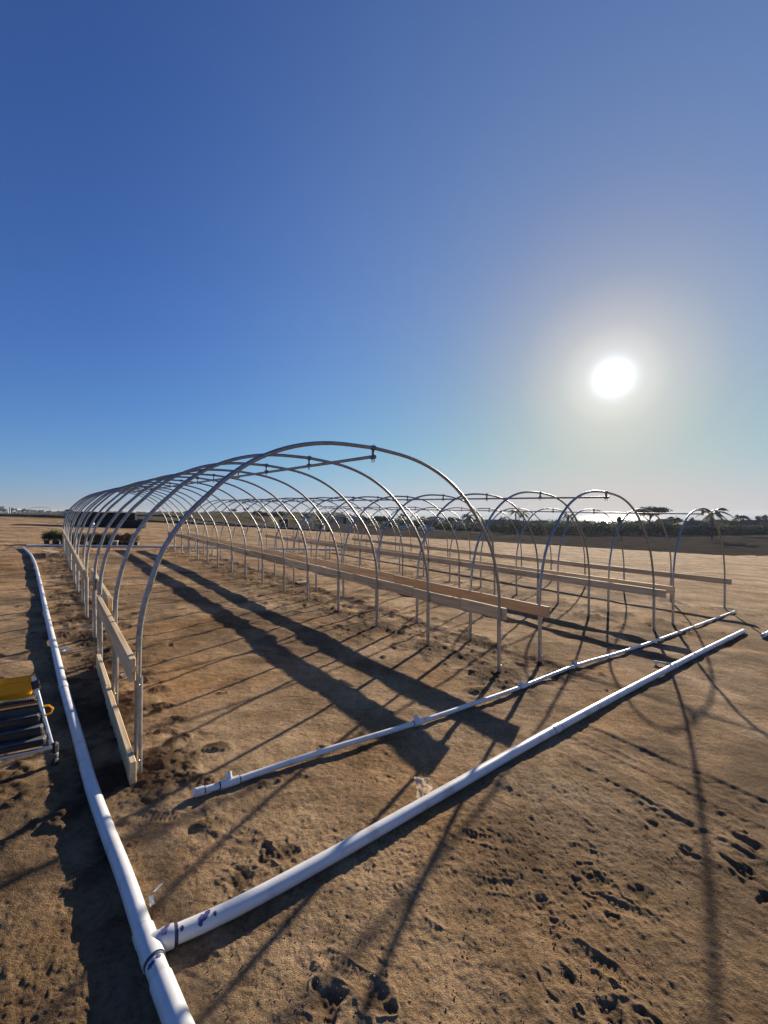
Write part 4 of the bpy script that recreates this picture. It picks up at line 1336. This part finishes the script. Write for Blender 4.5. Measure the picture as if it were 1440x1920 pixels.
# white canopy tent, sheds and shelter on the far edge
def canopy(name, label, x, y, w, h, rz=0.0, posts=4):
    z0 = gz(x, y)
    t = thing(name, label, 'canopy', (x, y, z0), rz)
    for sx in (-1, 1):
        for sy in (-1, 1):
            MB().tube([(sx * w * .47, sy * w * .47, 0), (sx * w * .47, sy * w * .47, h)], .05, 8).build('leg', 'white_metal', t)
    v = [(-w / 2, -w / 2, h), (w / 2, -w / 2, h), (w / 2, w / 2, h), (-w / 2, w / 2, h), (0, 0, h * 1.28),
         (-w / 2, -w / 2, h - .3), (w / 2, -w / 2, h - .3), (w / 2, w / 2, h - .3), (-w / 2, w / 2, h - .3), (0, 0, h * 1.28 - .04)]
    MB().add(v, [(0, 1, 4), (1, 2, 4), (2, 3, 4), (3, 0, 4), (0, 5, 6, 1), (1, 6, 7, 2), (2, 7, 8, 3), (3, 8, 5, 0), (5, 9, 6), (6, 9, 7), (7, 9, 8), (8, 9, 5)]).build('roof', 'canvas', t)
    return t
canopy('canopy_tent', 'white canopy tent beyond the field right of the dark shed', -14.6, 80, 2.3, 2.1, .2)
canopy('shelter', 'small white shelter on the far left edge of the field', -217.5, 250, 2.6, 2.6, .1)
for i, (x, lb) in enumerate(((-221.8, 'left one of two short white posts beside the white shelter'), (-220.6, 'right one of two short white posts beside the white shelter'))):
    tag(MB().tube([(0, 0, -.3), (0, 0, 3.6), (0, 0, 3.75)], [.18, .17, .05], 10).build('white_post', 'white_metal', None, (x, 249, gz(x, 249))), lb, 'post', 'white posts')
ds = thing('dark_shed', 'tall dark tarp sided shed left of the white canopy tent', 'shed', (-18.0, 76, gz(-18, 76)), .15)
MB().box((0, 0, 1.15), (1.5, 1.5, 2.3)).build('wall', 'tarp', ds)
MB().box((0, 0, 2.36), (1.7, 1.7, .1)).build('roof', 'roof_dark', ds)
MB().box((.1, -.76, .95), (.7, .05, 1.8)).build('door', 'grey_edge', ds)
tsd = thing('tan_shed', 'low tan shed just right of the white canopy tent', 'shed', (-12.5, 82, gz(-12.5, 82)), -.1)
MB().box((0, 0, .85), (1.7, 1.5, 1.7)).build('wall', 'stucco_tan', tsd)
MB().box((0, 0, 1.76), (1.9, 1.7, .1)).build('roof', 'roof_tile', tsd)
MB().box((.2, -.76, .75), (.7, .05, 1.4)).build('door', 'roof_dark', tsd)
# distant bare arch on the left skyline
ax_, ay_ = -77.4, 95.0
arch = thing('distant_arch', 'thin bare hoop arch far off on the left skyline', 'arch', (ax_, ay_, gz(ax_, ay_)), .5)
AW = 1.95
MB().tube([(AW * math.cos(a), 0, 1.15 + .72 * math.sin(a) ** .8) for a in [math.pi * k / 28 for k in range(29)]], .035, 8).build('hoop', 'galv', arch)
for s_ in (-1, 1):
    MB().tube([(s_ * AW, 0, -.1), (s_ * AW, 0, 1.16)], .04, 8).build('leg', 'galv_post', arch)
MB().tube([(0, 0, 1.85), (.05, 2.4, 1.83)], .03, 8).build('purlin', 'galv', arch)

# ------------------------------------------------------------------ the air
hz = MB().box((0, 1000, (-68 + 14) / 2), (29000, 29000, 82))
hm = bpy.data.materials.new('haze_air')
hm.use_nodes = True
hm.node_tree.nodes.remove(hm.node_tree.nodes['Principled BSDF'])
pv = hm.node_tree.nodes.new('ShaderNodeVolumePrincipled')
pv.inputs['Color'].default_value = (.62, .68, .76, 1)
pv.inputs['Density'].default_value = .00022
pv.inputs['Anisotropy'].default_value = .12
hm.node_tree.links.new(pv.outputs[0], hm.node_tree.nodes['Material Output'].inputs['Volume'])
haze = hz.build('haze', hm)
tag(haze, 'thin pale sea haze over the whole place', 'haze', kind='stuff')
